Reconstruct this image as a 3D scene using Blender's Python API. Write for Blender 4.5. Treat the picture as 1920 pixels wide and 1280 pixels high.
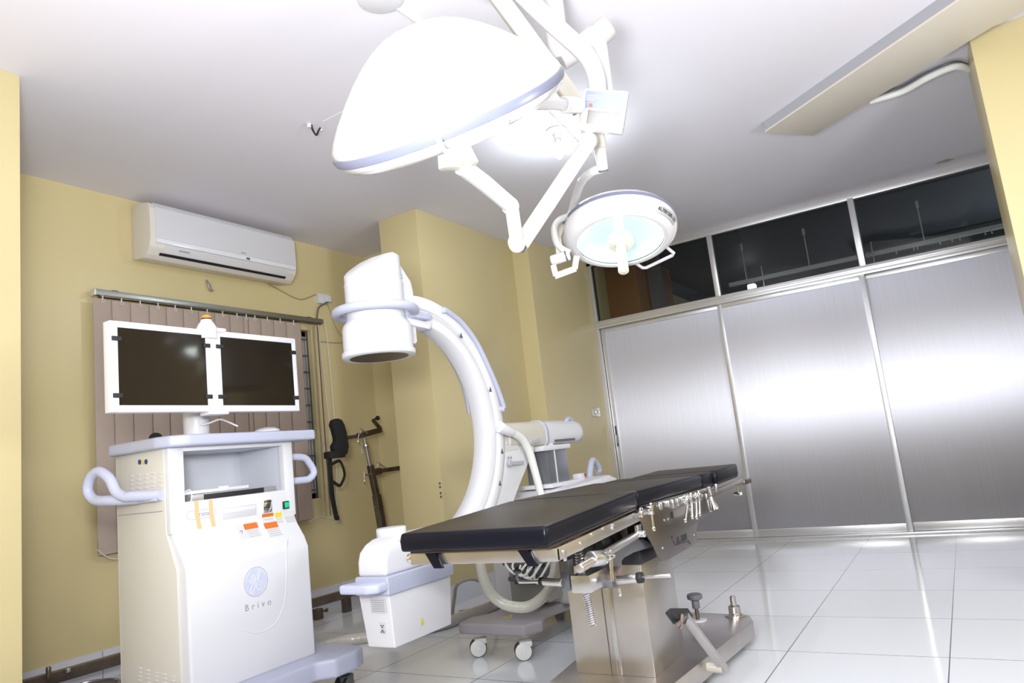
import bpy, bmesh, math, random
from mathutils import Vector, Matrix
PI = math.pi
random.seed(7)
scene = bpy.context.scene
for o in list(bpy.data.objects):
    bpy.data.objects.remove(o)
C = scene.collection

# ------------------------------------------------------------------ camera
FPX = 1355.0
YAW, PIT, ROL = (math.radians(a) for a in (31.113, 9.03, -6.465))
CAM = Vector((0, 0, 0.942))
F_ = Vector((-math.sin(YAW)*math.cos(PIT), math.cos(YAW)*math.cos(PIT), math.sin(PIT)))
R0 = Vector((math.cos(YAW), math.sin(YAW), 0))
U0 = R0.cross(F_)
R_ = math.cos(ROL)*R0 + math.sin(ROL)*U0
U_ = -math.sin(ROL)*R0 + math.cos(ROL)*U0
cam_data = bpy.data.cameras.new('camera')
cam_data.sensor_width = 36.0
cam_data.lens = FPX/1920*36.0
cam_data.clip_start = 0.02
cam = bpy.data.objects.new('camera', cam_data)
C.objects.link(cam)
M = Matrix((R_, U_, -F_)).transposed().to_4x4()
M.translation = CAM
cam.matrix_world = M
scene.camera = cam

# ------------------------------------------------------------------ colour management, world
scene.view_settings.view_transform = 'Standard'
scene.view_settings.look = 'None'
scene.view_settings.gamma = 1.0
scene.view_settings.exposure = 0.27
w = bpy.data.worlds.new('world'); scene.world = w
w.use_nodes = True
w.node_tree.nodes['Background'].inputs[0].default_value = (0.55, 0.6, 0.75, 1)
w.node_tree.nodes['Background'].inputs[1].default_value = 0.02

# ------------------------------------------------------------------ room dimensions (metres)
XL, YD, ZC = -4.241, 6.595, 2.82       # window wall, steel partition, ceiling
XP, XW = -3.146, -2.984                # faces of the pillar and of the wall beyond it
XR = 3.4                               # wall on the right, beyond the frame
YB = -2.6                              # wall behind the camera

# ------------------------------------------------------------------ lights
def area(name, loc, target, size, power, color=(1, 1, 1), sizey=None):
    l = bpy.data.lights.new(name, 'AREA')
    l.energy = power; l.color = color; l.size = size
    if sizey: l.shape = 'RECTANGLE'; l.size_y = sizey
    o = bpy.data.objects.new(name, l); C.objects.link(o)
    o.location = loc
    d = Vector(target) - Vector(loc)
    o.rotation_euler = d.to_track_quat('-Z', 'Y').to_euler()
    return o
def point(name, loc, power, color=(1, 1, 1), r=0.03):
    l = bpy.data.lights.new(name, 'POINT')
    l.energy = power; l.color = color; l.shadow_soft_size = r
    o = bpy.data.objects.new(name, l); C.objects.link(o); o.location = loc
    return o
# photographer's flash beside the camera, and a second one bounced into the ceiling
area('flash', (-0.3, -0.25, 1.72), (-1.8, 3.6, 1.35), 0.5, 27, (0.96, 0.975, 1.0))
area('bounce_flash', (-0.35, 0.1, 1.25), (-0.9, 1.3, 2.82), 0.35, 92, (0.95, 0.965, 1.0))
area('side_flash', (1.3, 2.7, 1.5), (-3.0, 3.4, 1.4), 0.5, 25, (0.96, 0.975, 1.0))
# added unseen ambient fill near the ceiling, right of and behind the camera
area('ambient_fill_right', (2.3, 1.4, ZC-0.06), (2.3, 1.4, 0), 1.2, 18, (0.95, 0.98, 1.0), 0.15)
area('ambient_fill_behind', (-0.8, -1.6, ZC-0.06), (-0.8, -1.6, 0), 1.2, 14, (0.95, 0.98, 1.0), 0.15)

# ------------------------------------------------------------------ helpers: surveying
def ray(px, py):
    return (F_ + R_*((px-960)/FPX) - U_*((py-640)/FPX))
def AX(px, py, x): d = ray(px, py); return CAM + d*((x-CAM.x)/d.x)
def AY(px, py, y): d = ray(px, py); return CAM + d*((y-CAM.y)/d.y)
def AZ(px, py, z): d = ray(px, py); return CAM + d*((z-CAM.z)/d.z)
def AD(px, py, t): return CAM + ray(px, py)*t

# ------------------------------------------------------------------ helpers: materials
MATS = {}
def nt(m): return m.node_tree.nodes, m.node_tree.links
def mat(name, col, rough=0.5, metal=0.0, spec=0.5, emit=None, estr=0, coat=0, bump=None, noise=None, alpha=None):
    if name in MATS: return MATS[name]
    m = bpy.data.materials.new(name); m.use_nodes = True
    n, l = nt(m); b = n['Principled BSDF']
    b.inputs['Base Color'].default_value = (*col, 1)
    b.inputs['Roughness'].default_value = rough
    b.inputs['Metallic'].default_value = metal
    b.inputs['Specular IOR Level'].default_value = spec
    if coat: b.inputs['Coat Weight'].default_value = coat; b.inputs['Coat Roughness'].default_value = 0.1
    if emit: b.inputs['Emission Color'].default_value = (*emit, 1); b.inputs['Emission Strength'].default_value = estr
    if noise or bump:
        tc = n.new('ShaderNodeTexCoord')
    if noise:                       # (scale, amount, second colour)
        t = n.new('ShaderNodeTexNoise'); t.inputs['Scale'].default_value = noise[0]; t.inputs['Detail'].default_value = 5
        l.new(tc.outputs['Object'], t.inputs['Vector'])
        r = n.new('ShaderNodeValToRGB'); r.color_ramp.elements[0].position = 0.35; r.color_ramp.elements[1].position = 0.7
        r.color_ramp.elements[0].color = (*col, 1)
        c2 = noise[2]; a = noise[1]
        r.color_ramp.elements[1].color = (*[c*(1-a)+d*a for c, d in zip(col, c2)], 1)
        l.new(t.outputs['Fac'], r.inputs['Fac']); l.new(r.outputs['Color'], b.inputs['Base Color'])
    if bump:                        # (scale, strength, (sx,sy,sz))
        t = n.new('ShaderNodeTexNoise'); t.inputs['Scale'].default_value = bump[0]; t.inputs['Detail'].default_value = 4
        mp = n.new('ShaderNodeMapping'); mp.inputs['Scale'].default_value = bump[2] if len(bump) > 2 else (1, 1, 1)
        l.new(tc.outputs['Object'], mp.inputs['Vector']); l.new(mp.outputs['Vector'], t.inputs['Vector'])
        bp = n.new('ShaderNodeBump'); bp.inputs['Strength'].default_value = bump[1]; bp.inputs['Distance'].default_value = 0.01
        l.new(t.outputs['Fac'], bp.inputs['Height']); l.new(bp.outputs['Normal'], b.inputs['Normal'])
    MATS[name] = m
    return m

wall_paint = mat('wall_paint', (0.66, 0.565, 0.31), 0.28, spec=0.45, bump=(2.2, 0.10), noise=(0.9, 0.25, (0.59, 0.49, 0.245)))
ceil_paint = mat('ceiling_paint', (0.77, 0.75, 0.82), 0.75, noise=(0.8, 0.25, (0.71, 0.69, 0.73)), bump=(3, 0.06))
white_metal = mat('white_enamel', (0.69, 0.69, 0.72), 0.3, coat=0.3)
white_shell = mat('white_shell', (0.67, 0.67, 0.705), 0.38)
cream_metal = mat('cream_enamel', (0.58, 0.55, 0.48), 0.35)
side_cream = mat('cream_side_panel', (0.64, 0.62, 0.57), 0.4)
ivory = mat('ivory_plastic', (0.68, 0.63, 0.44), 0.4)
lilac = mat('lilac_plastic', (0.43, 0.45, 0.57), 0.4)
lilac_pale = mat('pale_lilac', (0.52, 0.55, 0.72), 0.35)
grey_cover = mat('grey_cover', (0.30, 0.28, 0.30), 0.5)
grey_dark = mat('dark_grey', (0.10, 0.10, 0.11), 0.45)
black = mat('black_rubber', (0.012, 0.012, 0.014), 0.5)
black_cloth = mat('black_strap', (0.008, 0.008, 0.009), 0.85, bump=(300, 0.3))
leather = mat('black_leatherette', (0.005, 0.0055, 0.011), 0.33, spec=0.2, bump=(14, 0.06))
leather_top = mat('leatherette_top_glare', (0.034, 0.028, 0.022), 0.42, spec=0.12, bump=(10, 0.08), noise=(5, 0.5, (0.065, 0.055, 0.045)))  # same leatherette as the sides; top glare and wear put into a lighter colour
steel = mat('stainless_steel', (0.61, 0.58, 0.57), 0.32, metal=0.95, bump=(6, 0.05, (1, 1, 8)), noise=(9, 0.35, (0.45, 0.41, 0.38)))
steel_bright = mat('bright_steel', (0.64, 0.63, 0.64), 0.2, metal=0.9)
chrome = mat('chrome', (0.85, 0.85, 0.86), 0.08, metal=1)
steel_dark = mat('dark_steel', (0.20, 0.165, 0.14), 0.35, metal=0.8, noise=(12, 0.5, (0.10, 0.07, 0.05)))
alu = mat('aluminium_profile', (0.74, 0.74, 0.76), 0.32, metal=0.75)
screen_glass = mat('screen_glass', (0.016, 0.012, 0.008), 0.08, spec=0.32)
iron = mat('cast_grey_arm', (0.17, 0.175, 0.20), 0.4, metal=0.4)
rust = mat('rusty_steel', (0.24, 0.185, 0.165), 0.6, metal=0.5)
tape = mat('masking_tape', (0.66, 0.47, 0.24), 0.6)
fabric = mat('blind_fabric', (0.44, 0.355, 0.30), 0.8, bump=(220, 0.15), noise=(30, 0.2, (0.39, 0.31, 0.26)))
tile_white = mat('skirting_tile', (0.70, 0.71, 0.78), 0.15)
orange = mat('orange_lens', (0.85, 0.28, 0.02), 0.25)
green = mat('green_button', (0.0, 0.55, 0.22), 0.3)
red = mat('red_mark', (0.55, 0.02, 0.02), 0.4)
yellow = mat('yellow_label', (0.70, 0.56, 0.01), 0.5)
lab_orange = mat('orange_label', (0.62, 0.14, 0.01), 0.5)
lab_white = mat('paper_label', (0.60, 0.60, 0.61), 0.5)
ink = mat('dark_ink', (0.03, 0.03, 0.04), 0.6)
ink_grey = mat('grey_ink', (0.30, 0.31, 0.38), 0.6)
navy = mat('navy_ink', (0.02, 0.04, 0.16), 0.5)
hose_mat = mat('plastic_wrapped_hose', (0.50, 0.49, 0.42), 0.25, coat=0.4, bump=(28, 0.5))
hose_floor = mat('wrapped_cable', (0.42, 0.39, 0.34), 0.3, coat=0.4, bump=(22, 0.6))
white_hose = mat('white_hose', (0.78, 0.79, 0.76), 0.35)
bulb_glow = mat('bulb_glow', (1, 1, 1), 0.3, emit=(0.90, 0.96, 1.0), estr=9)
lamp_mirror = mat('lamp_reflector', (0.85, 0.90, 0.90), 0.22, metal=0.4, emit=(0.88, 1.0, 0.99), estr=0.42)

# floor: polished white 60 cm tiles
def floor_mat():
    m = bpy.data.materials.new('floor_tiles'); m.use_nodes = True
    n, l = nt(m); b = n['Principled BSDF']
    geo = n.new('ShaderNodeNewGeometry'); sep = n.new('ShaderNodeSeparateXYZ'); l.new(geo.outputs['Position'], sep.inputs[0])
    def ma(op, a, v=None, u=None):
        k = n.new('ShaderNodeMath'); k.operation = op
        l.new(a, k.inputs[0])
        if u is not None: l.new(u, k.inputs[1])
        elif v is not None: k.inputs[1].default_value = v
        return k.outputs[0]
    cells = []; gr = []
    for ax, off in ((0, -1.416), (1, 3.325)):
        t = ma('DIVIDE', ma('SUBTRACT', sep.outputs[ax], off), 0.6)
        cells.append(ma('FLOOR', t))
        fr = ma('FRACT', t)
        gr.append(ma('LESS_THAN', ma('MINIMUM', fr, u=ma('SUBTRACT', ma('MULTIPLY', fr, -1), -1)), 0.0036))
    g = ma('MAXIMUM', gr[0], u=gr[1])
    cmb = n.new('ShaderNodeCombineXYZ'); l.new(cells[0], cmb.inputs[0]); l.new(cells[1], cmb.inputs[1])
    wn = n.new('ShaderNodeTexWhiteNoise'); l.new(cmb.outputs[0], wn.inputs[0])
    mix = n.new('ShaderNodeMix'); mix.data_type = 'RGBA'
    l.new(g, mix.inputs['Factor'])
    mix.inputs['A'].default_value = (0.72, 0.74, 0.78, 1); mix.inputs['B'].default_value = (0.10, 0.095, 0.09, 1)
    l.new(mix.outputs['Result'], b.inputs['Base Color'])
    b.inputs['Roughness'].default_value = 0.09
    b.inputs['Specular IOR Level'].default_value = 0.75
    # each tile sits a hair out of level
    vs = n.new('ShaderNodeVectorMath'); vs.operation = 'SUBTRACT'; l.new(wn.outputs['Color'], vs.inputs[0]); vs.inputs[1].default_value = (0.5, 0.5, 0.5)
    vm = n.new('ShaderNodeVectorMath'); vm.operation = 'MULTIPLY'; l.new(vs.outputs[0], vm.inputs[0]); vm.inputs[1].default_value = (0.010, 0.010, 0)
    va = n.new('ShaderNodeVectorMath'); va.operation = 'ADD'; l.new(geo.outputs['Normal'], va.inputs[0]); l.new(vm.outputs[0], va.inputs[1])
    vn = n.new('ShaderNodeVectorMath'); vn.operation = 'NORMALIZE'; l.new(va.outputs[0], vn.inputs[0])
    nz = n.new('ShaderNodeTexNoise'); nz.inputs['Scale'].default_value = 2.5; l.new(geo.outputs['Position'], nz.inputs['Vector'])
    bp = n.new('ShaderNodeBump'); bp.inputs['Strength'].default_value = 0.03; bp.inputs['Distance'].default_value = 0.02
    l.new(nz.outputs['Fac'], bp.inputs['Height']); l.new(vn.outputs[0], bp.inputs['Normal']); l.new(bp.outputs[0], b.inputs['Normal'])
    return m
# brushed steel sheet: fine vertical brushing spreads highlights sideways
def brushed():
    m = bpy.data.materials.new('brushed_sheet'); m.use_nodes = True
    n, l = nt(m); b = n['Principled BSDF']
    b.inputs['Metallic'].default_value = 0.92
    b.inputs['Roughness'].default_value = 0.40
    b.inputs['Anisotropic'].default_value = 0.93
    cx = n.new('ShaderNodeCombineXYZ'); cx.inputs[0].default_value = 1.0
    l.new(cx.outputs[0], b.inputs['Tangent'])
    b.inputs['Anisotropic Rotation'].default_value = 0.0
    tc = n.new('ShaderNodeTexCoord'); mp = n.new('ShaderNodeMapping'); mp.inputs['Scale'].default_value = (160, 160, 1.2)
    l.new(tc.outputs['Object'], mp.inputs[0])
    t = n.new('ShaderNodeTexNoise'); t.inputs['Scale'].default_value = 1.0; t.inputs['Detail'].default_value = 3; l.new(mp.outputs[0], t.inputs['Vector'])
    r = n.new('ShaderNodeValToRGB'); r.color_ramp.elements[0].color = (0.50, 0.51, 0.58, 1); r.color_ramp.elements[1].color = (0.62, 0.63, 0.71, 1)
    l.new(t.outputs['Fac'], r.inputs[0]); l.new(r.outputs[0], b.inputs['Base Color'])
    return m
def glass_mat(name, tint, refl=1.0):
    m = bpy.data.materials.new(name); m.use_nodes = True
    n, l = nt(m); n.remove(n['Principled BSDF'])
    out = n['Material Output']
    tr = n.new('ShaderNodeBsdfTransparent'); tr.inputs[0].default_value = (*tint, 1)
    gl = n.new('ShaderNodeBsdfGlossy'); gl.inputs['Roughness'].default_value = 0.01
    fr = n.new('ShaderNodeFresnel'); fr.inputs[0].default_value = 1.5
    ge = n.new('ShaderNodeNewGeometry'); iv = n.new('ShaderNodeMath'); iv.operation = 'SUBTRACT'; iv.inputs[0].default_value = 1.0; l.new(ge.outputs['Backfacing'], iv.inputs[1])
    ml_ = n.new('ShaderNodeMath'); ml_.operation = 'MULTIPLY'; l.new(fr.outputs[0], ml_.inputs[0]); l.new(iv.outputs[0], ml_.inputs[1])
    mx = n.new('ShaderNodeMixShader'); l.new(ml_.outputs[0], mx.inputs[0]); l.new(tr.outputs[0], mx.inputs[1]); l.new(gl.outputs[0], mx.inputs[2])
    l.new(mx.outputs[0], out.inputs[0])
    return m
floor_m = floor_mat(); brushed_m = brushed()
pane_m = glass_mat('transom_glass', (0.80, 0.82, 0.82)); clear_m = glass_mat('window_glass', (0.9, 0.92, 0.92))
lens_m = glass_mat('lamp_lens', (0.93, 1.0, 0.98))

# ------------------------------------------------------------------ helpers: geometry
class MB:
    def __init__(s): s.bm = bmesh.new()
    def _bev(s, geom, w, seg=2):
        if w > 0:
            bmesh.ops.bevel(s.bm, geom=geom, offset=w, segments=seg, affect='EDGES', profile=0.6)
    def box(s, lo, hi, bev=0.0, seg=2, mi=0):
        lo, hi = Vector(lo), Vector(hi)
        c = (lo+hi)/2; d = hi-lo
        r = bmesh.ops.create_cube(s.bm, size=1.0, matrix=Matrix.Translation(c) @ Matrix.Diagonal((abs(d.x), abs(d.y), abs(d.z), 1)))
        es = set(e for v in r['verts'] for e in v.link_edges)
        if bev: s._bev(list(es), min(bev, 0.49*min(abs(d.x), abs(d.y), abs(d.z))), seg)
        return s
    def obox(s, c, ax, half, bev=0.0, seg=2):          # oriented box: axes (3 vectors), half sizes
        m = Matrix([Vector(a).normalized() for a in ax]).transposed().to_4x4(); m.translation = Vector(c)
        r = bmesh.ops.create_cube(s.bm, size=2.0, matrix=m @ Matrix.Diagonal((*half, 1)))
        es = set(e for v in r['verts'] for e in v.link_edges)
        if bev: s._bev(list(es), min(bev, 0.98*min(half)), seg)
        return s
    def prism(s, pts, vec, bev=0.0, seg=2):            # polygon (3-D points) extruded by vec
        vec = Vector(vec)
        a = [s.bm.verts.new(Vector(p)) for p in pts]; b = [s.bm.verts.new(Vector(p)+vec) for p in pts]
        f1 = s.bm.faces.new(a); f2 = s.bm.faces.new(b[::-1])
        n = len(pts); fs = [f1, f2]
        for i in range(n): fs.append(s.bm.faces.new((a[i], b[i], b[(i+1) % n], a[(i+1) % n])))
        bmesh.ops.recalc_face_normals(s.bm, faces=fs)
        if bev: s._bev(list(set(e for f in fs for e in f.edges)), bev, seg)
        return s
    def rings(s, rings, cap=True, closed=False):
        vs = [[s.bm.verts.new(p) for p in r] for r in rings]
        n = len(vs[0]); m = len(vs); fs = []
        for i in range(m if closed else m-1):
            A, B = vs[i], vs[(i+1) % m]
            for j in range(n):
                fs.append(s.bm.faces.new((A[j], A[(j+1) % n], B[(j+1) % n], B[j])))
        if cap and not closed:
            fs.append(s.bm.faces.new(vs[0][::-1])); fs.append(s.bm.faces.new(vs[-1]))
        bmesh.ops.recalc_face_normals(s.bm, faces=fs)
        return s
    def tube(s, pts, r, n=14, smooth=True, closed=False, flat=None, up=None):
        P = [Vector(p) for p in pts]
        if smooth and len(P) > 2: P = spline(P, closed)
        m = len(P); rr = r if isinstance(r, (list, tuple)) else None
        rings = []; prev = None
        for i, p in enumerate(P):
            if closed: t = P[(i+1) % m]-P[i-1]
            else: t = P[min(i+1, m-1)]-P[max(i-1, 0)]
            t.normalize()
            if prev is None:
                a = Vector(up) if up else (Vector((0, 0, 1)) if abs(t.z) < 0.9 else Vector((1, 0, 0)))
                u = (a-t*a.dot(t)).normalized()
            else:
                u = (prev-t*prev.dot(t)).normalized()
            prev = u; v = t.cross(u)
            k = (rr[0]+(rr[-1]-rr[0])*i/max(1, m-1)) if rr else r
            f = flat or 1.0
            rings.append([p+u*math.cos(2*PI*j/n)*k+v*math.sin(2*PI*j/n)*k*f for j in range(n)])
        return s.rings(rings, True, closed)
    def rtube(s, pts, hw, hh, up, smooth=False, n=3, rad=None):   # rectangular rounded section along a path
        P = [Vector(p) for p in pts]
        if smooth: P = spline(P)
        m = len(P); up = Vector(up); rings = []
        rad = rad if rad is not None else min(hw, hh)*0.35
        sec = []
        for cx, cy, a0 in ((hw-rad, hh-rad, 0), (-(hw-rad), hh-rad, 90), (-(hw-rad), -(hh-rad), 180), (hw-rad, -(hh-rad), 270)):
            for q in range(n+1):
                a = math.radians(a0+90*q/n); sec.append((cx+rad*math.cos(a), cy+rad*math.sin(a)))
        for i, p in enumerate(P):
            t = (P[min(i+1, m-1)]-P[max(i-1, 0)]).normalized()
            u = (up-t*up.dot(t)).normalized(); v = u.cross(t)
            rings.append([p+v*a+u*b for a, b in sec])
        return s.rings(rings)
    def cyl(s, a, b, r, n=24, r2=None, bev=0.0):
        a, b = Vector(a), Vector(b); t = (b-a).normalized()
        h = Vector((0, 0, 1)) if abs(t.z) < 0.9 else Vector((1, 0, 0))
        u = (h-t*h.dot(t)).normalized(); v = t.cross(u); r2 = r if r2 is None else r2
        L = (b-a).length; bev = min(bev, L*0.4, min(r, r2)*0.5) if bev else 0
        prof = [(0, r-bev), (bev*0.3, r-bev*0.3), (bev, r), (L-bev, r2), (L-bev*0.3, r2-bev*0.3), (L, r2-bev)] if bev else [(0, r), (L, r2)]
        return s.rings([[a+t*d+u*k*math.cos(2*PI*j/n)+v*k*math.sin(2*PI*j/n) for j in range(n)] for d, k in prof])
    def lathe(s, o, axis, prof, n=48, ref=None, cap=True):       # prof: (radius, distance along axis); closed by caps
        o = Vector(o); t = Vector(axis).normalized()
        h = Vector(ref) if ref else (Vector((0, 0, 1)) if abs(t.z) < 0.9 else Vector((1, 0, 0)))
        u = (h-t*h.dot(t)).normalized(); v = t.cross(u)
        return s.rings([[o+t*d+u*max(k, 1e-4)*math.cos(2*PI*j/n)+v*max(k, 1e-4)*math.sin(2*PI*j/n) for j in range(n)] for k, d in prof], cap)
    def torus(s, o, axis, R, r, n=48, m=12, a0=0, a1=360, ref=None, squash=1.0):
        o = Vector(o); t = Vector(axis).normalized()
        h = Vector(ref) if ref else (Vector((0, 0, 1)) if abs(t.z) < 0.9 else Vector((1, 0, 0)))
        u = (h-t*h.dot(t)).normalized(); v = t.cross(u)
        full = abs(a1-a0) >= 360; rings = []
        K = n if full else n+1
        for i in range(K):
            a = math.radians(a0+(a1-a0)*i/n); d = u*math.cos(a)+v*math.sin(a)
            rings.append([o+d*(R+r*math.cos(2*PI*j/m))+t*r*squash*math.sin(2*PI*j/m) for j in range(m)])
        return s.rings(rings, True, full)
    def quad(s, pts):
        f = s.bm.faces.new([s.bm.verts.new(Vector(p)) for p in pts]); return s
    def sphere(s, c, r, sc=(1, 1, 1), n=24):
        bmesh.ops.create_uvsphere(s.bm, u_segments=n, v_segments=n//2, radius=1.0, matrix=Matrix.Translation(Vector(c)) @ Matrix.Diagonal((r*sc[0], r*sc[1], r*sc[2], 1)))
        return s
    def coil(s, a, b, R, r, turns):
        a, b = Vector(a), Vector(b); t = (b-a).normalized()
        h = Vector((1, 0, 0)); u = (h-t*h.dot(t)).normalized(); v = t.cross(u)
        N = turns*14
        pts = [a+(b-a)*(i/N)+(u*math.cos(i/14*2*PI)+v*math.sin(i/14*2*PI))*R for i in range(N+1)]
        return s.tube(pts, r, 6, smooth=False)
def spline(P, closed=False, k=8):
    out = []; n = len(P)
    rng = n if closed else n-1
    for i in range(rng):
        p0 = P[(i-1) % n] if closed else P[max(i-1, 0)]
        p1 = P[i]; p2 = P[(i+1) % n]; p3 = P[(i+2) % n] if closed else P[min(i+2, n-1)]
        for q in range(k):
            t = q/k
            out.append(0.5*((2*p1)+(p2-p0)*t+(2*p0-5*p1+4*p2-p3)*t*t+(3*p1-p0-3*p2+p3)*t**3))
    if not closed: out.append(P[-1].copy())
    return out
def wpos(o):
    v = Vector((0, 0, 0))
    while o: v += o.location; o = o.parent
    return v
def obj(name, mb, m, parent=None, ang=35, kind=None):
    bm = mb.bm
    for f in bm.faces: f.smooth = True
    for e in bm.edges:
        if len(e.link_faces) == 2 and e.calc_face_angle(0) > math.radians(ang): e.smooth = False
    if parent is None:
        xs = [v.co.x for v in bm.verts]; ys = [v.co.y for v in bm.verts]; zs = [v.co.z for v in bm.verts]
        org = Vector(((min(xs)+max(xs))/2, (min(ys)+max(ys))/2, min(zs))); loc = org
    else:
        org = wpos(parent); loc = Vector((0, 0, 0))
    bmesh.ops.translate(bm, verts=bm.verts, vec=-org)
    me = bpy.data.meshes.new(name); bm.to_mesh(me); bm.free()
    ms = m if isinstance(m, (list, tuple)) else [m]
    for q in ms: me.materials.append(q)
    o = bpy.data.objects.new(name, me); C.objects.link(o); o.location = loc
    if parent is not None: o.parent = parent
    if kind: o['kind'] = kind
    return o
def tag(o, label, cat, group=None):
    o['label'] = label; o['category'] = cat
    if group: o['group'] = group
    return o
def thing(name, label, cat, loc, group=None):
    o = bpy.data.objects.new(name, None); C.objects.link(o); o.location = loc; o.empty_display_size = 0.1
    return tag(o, label, cat, group)
def struct(name, mb, m, parent=None, ang=35):
    o = obj(name, mb, m, parent, ang)
    if parent is None: o['kind'] = 'structure'
    return o
def text(name, s, size, o, right, up, m, parent, depth=0.0008, spacing=1.0, bold=0.0, align='CENTER'):
    cu = bpy.data.curves.new('t', 'FONT'); cu.body = s; cu.size = size; cu.align_x = align; cu.align_y = 'CENTER'
    cu.extrude = depth; cu.space_character = spacing; cu.offset = bold
    t = bpy.data.objects.new('t', cu); C.objects.link(t)
    dg = bpy.context.evaluated_depsgraph_get(); me = bpy.data.meshes.new_from_object(t.evaluated_get(dg))
    bpy.data.objects.remove(t); bpy.data.curves.remove(cu)
    r = Vector(right).normalized(); u = Vector(up); u = (u-r*u.dot(r)).normalized(); n = r.cross(u)
    X = Matrix((r, u, n)).transposed().to_4x4(); X.translation = Vector(o)-wpos(parent)
    me.transform(X); me.materials.clear(); me.materials.append(m); me.name = name
    ob = bpy.data.objects.new(name, me); C.objects.link(ob); ob.parent = parent
    return ob
def strip(pts, wd, normal, th=0.001):                  # flat ribbon following pts on a surface
    mb = MB(); P = [Vector(p) for p in pts]; n = Vector(normal).normalized(); rings = []
    for i, p in enumerate(P):
        t = (P[min(i+1, len(P)-1)]-P[max(i-1, 0)]).normalized(); s_ = n.cross(t)*wd/2
        rings.append([p-s_, p+s_, p+s_+n*th, p-s_+n*th])
    return mb.rings(rings)

# ================================================================== THE ROOM
T = 0.15
struct('floor', MB().box((-4.6, YB-0.2, -0.1), (XR+0.2, 11.2, 0)), floor_m)
struct('ceiling', MB().box((-4.6, YB-0.2, ZC), (XR+0.2, YD+0.06, ZC+0.12)), ceil_paint)
# window wall with the opening behind the blind
wy0, wy1, wz0, wz1 = 2.42, 3.98, 0.80, 2.10
ml = MB()
ml.box((XL-T, YB-0.2, 0), (XL, wy0, ZC)).box((XL-T, wy1, 0), (XL, 4.70, ZC)).box((XL-T, wy0, 0), (XL, wy1, wz0)).box((XL-T, wy0, wz1), (XL, wy1, ZC))
struct('wall_left', ml, wall_paint)
struct('wall_left_near', MB().box((XL, YB, 0), (-3.225, 1.45, ZC), 0.004), wall_paint)
struct('wall_left_back', MB().box((XL, 4.66, 0), (-3.5, 4.85, ZC)), wall_paint)
struct('wall_left_pillar', MB().box((-3.51, 4.055, 0), (XP, 5.39, ZC), 0.004), wall_paint)
struct('wall_left_far', MB().box((-3.52, 5.385, 0), (XW, 11.0, ZC), 0.003), wall_paint)
struct('wall_right_near', MB().box((0.358, 4.285, 0), (XR+0.1, 4.75, ZC), 0.004), wall_paint)
struct('wall_right_far', MB().box((1.3, 4.74, 0), (1.45, YD+0.1, ZC)), wall_paint)
struct('wall_right', MB().box((XR, YB-0.1, 0), (XR+0.15, 4.30, ZC)), wall_paint)
struct('wall_behind', MB().box((-4.4, YB-0.15, 0), (XR+0.15, YB, ZC)), wall_paint)
struct('baseboard_left', MB().box((XL, 1.45, 0), (XL+0.012, 4.66, 0.148)), tile_white)
struct('baseboard_pillar', MB().box((XP, 4.05, 0), (XP+0.012, 5.395, 0.13)).box((-3.52, 4.043, 0), (XP+0.012, 4.055, 0.13)), tile_white)
struct('baseboard_far', MB().box((XW, 5.38, 0), (XW+0.012, YD-0.03, 0.13)), tile_white)
# joints in the skirting
g = MB()
for y in [1.7+0.6*i for i in range(5)]: g.box((XL+0.0121, y-0.0015, 0), (XL+0.0128, y+0.0015, 0.147))
struct('trim_1', g, grey_dark)

# window behind the blind
wf = MB()
for y in (wy0+0.02, (wy0+wy1)/2, wy1-0.02): wf.box((XL-0.10, y-0.02, wz0), (XL-0.06, y+0.02, wz1))
for z in (wz0+0.02, wz1-0.02): wf.box((XL-0.10, wy0, z-0.02), (XL-0.06, wy1, z+0.02))
win = struct('window_1', wf, alu)
struct('window_pane', MB().box((XL-0.085, wy0+0.03, wz0+0.03), (XL-0.08, wy1-0.03, wz1-0.03)), clear_m, win)
gr = MB()
for i in range(17): gr.box((XL-0.05, wy1-0.005-0.095*i, wz0), (XL-0.035, wy1+0.005-0.095*i, wz1))
for i in range(10): gr.box((XL-0.05, wy0, wz0+0.06+0.13*i), (XL-0.035, wy1, wz0+0.068+0.13*i))
struct('window_grille', gr, grey_dark, win)

# steel and aluminium partition -----------------------------------
Z1, Z2 = 2.10, 2.18                    # top rail of the doors, underside of the transom panes
ZT = 2.755
fx = [XW, -1.700, -0.517, 0.50]        # door joints
fr = MB()
fr.box((XW, YD-0.035, Z1+0.01), (1.3, YD+0.05, Z2), 0.003)
fr.box((XW, YD-0.052, Z1+0.002), (1.3, YD-0.03, Z1+0.03), 0.002)
fr.box((XW, YD-0.045, Z1+0.05), (1.3, YD-0.03, Z1+0.062), 0.002)
fr.box((XW, YD-0.03, ZT), (1.3, YD+0.05, ZC), 0.003)
fr.box((XW, YD-0.03, 0), (XW+0.045, YD+0.05, ZC), 0.003)
fr.box((1.26, YD-0.03, Z2), (1.3, YD+0.05, ZC), 0.003).box((0.76, YD-0.03, 0), (1.3, YD+0.05, Z2-0.05))
fr.box((XW, YD-0.05, 0), (1.3, YD+0.05, 0.018), 0.002)
for x in (-1.715, -0.500): fr.box((x-0.024, YD-0.034, Z2-0.01), (x+0.024, YD+0.05, ZT+0.01), 0.003)
struct('trim_2', fr, alu)
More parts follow.
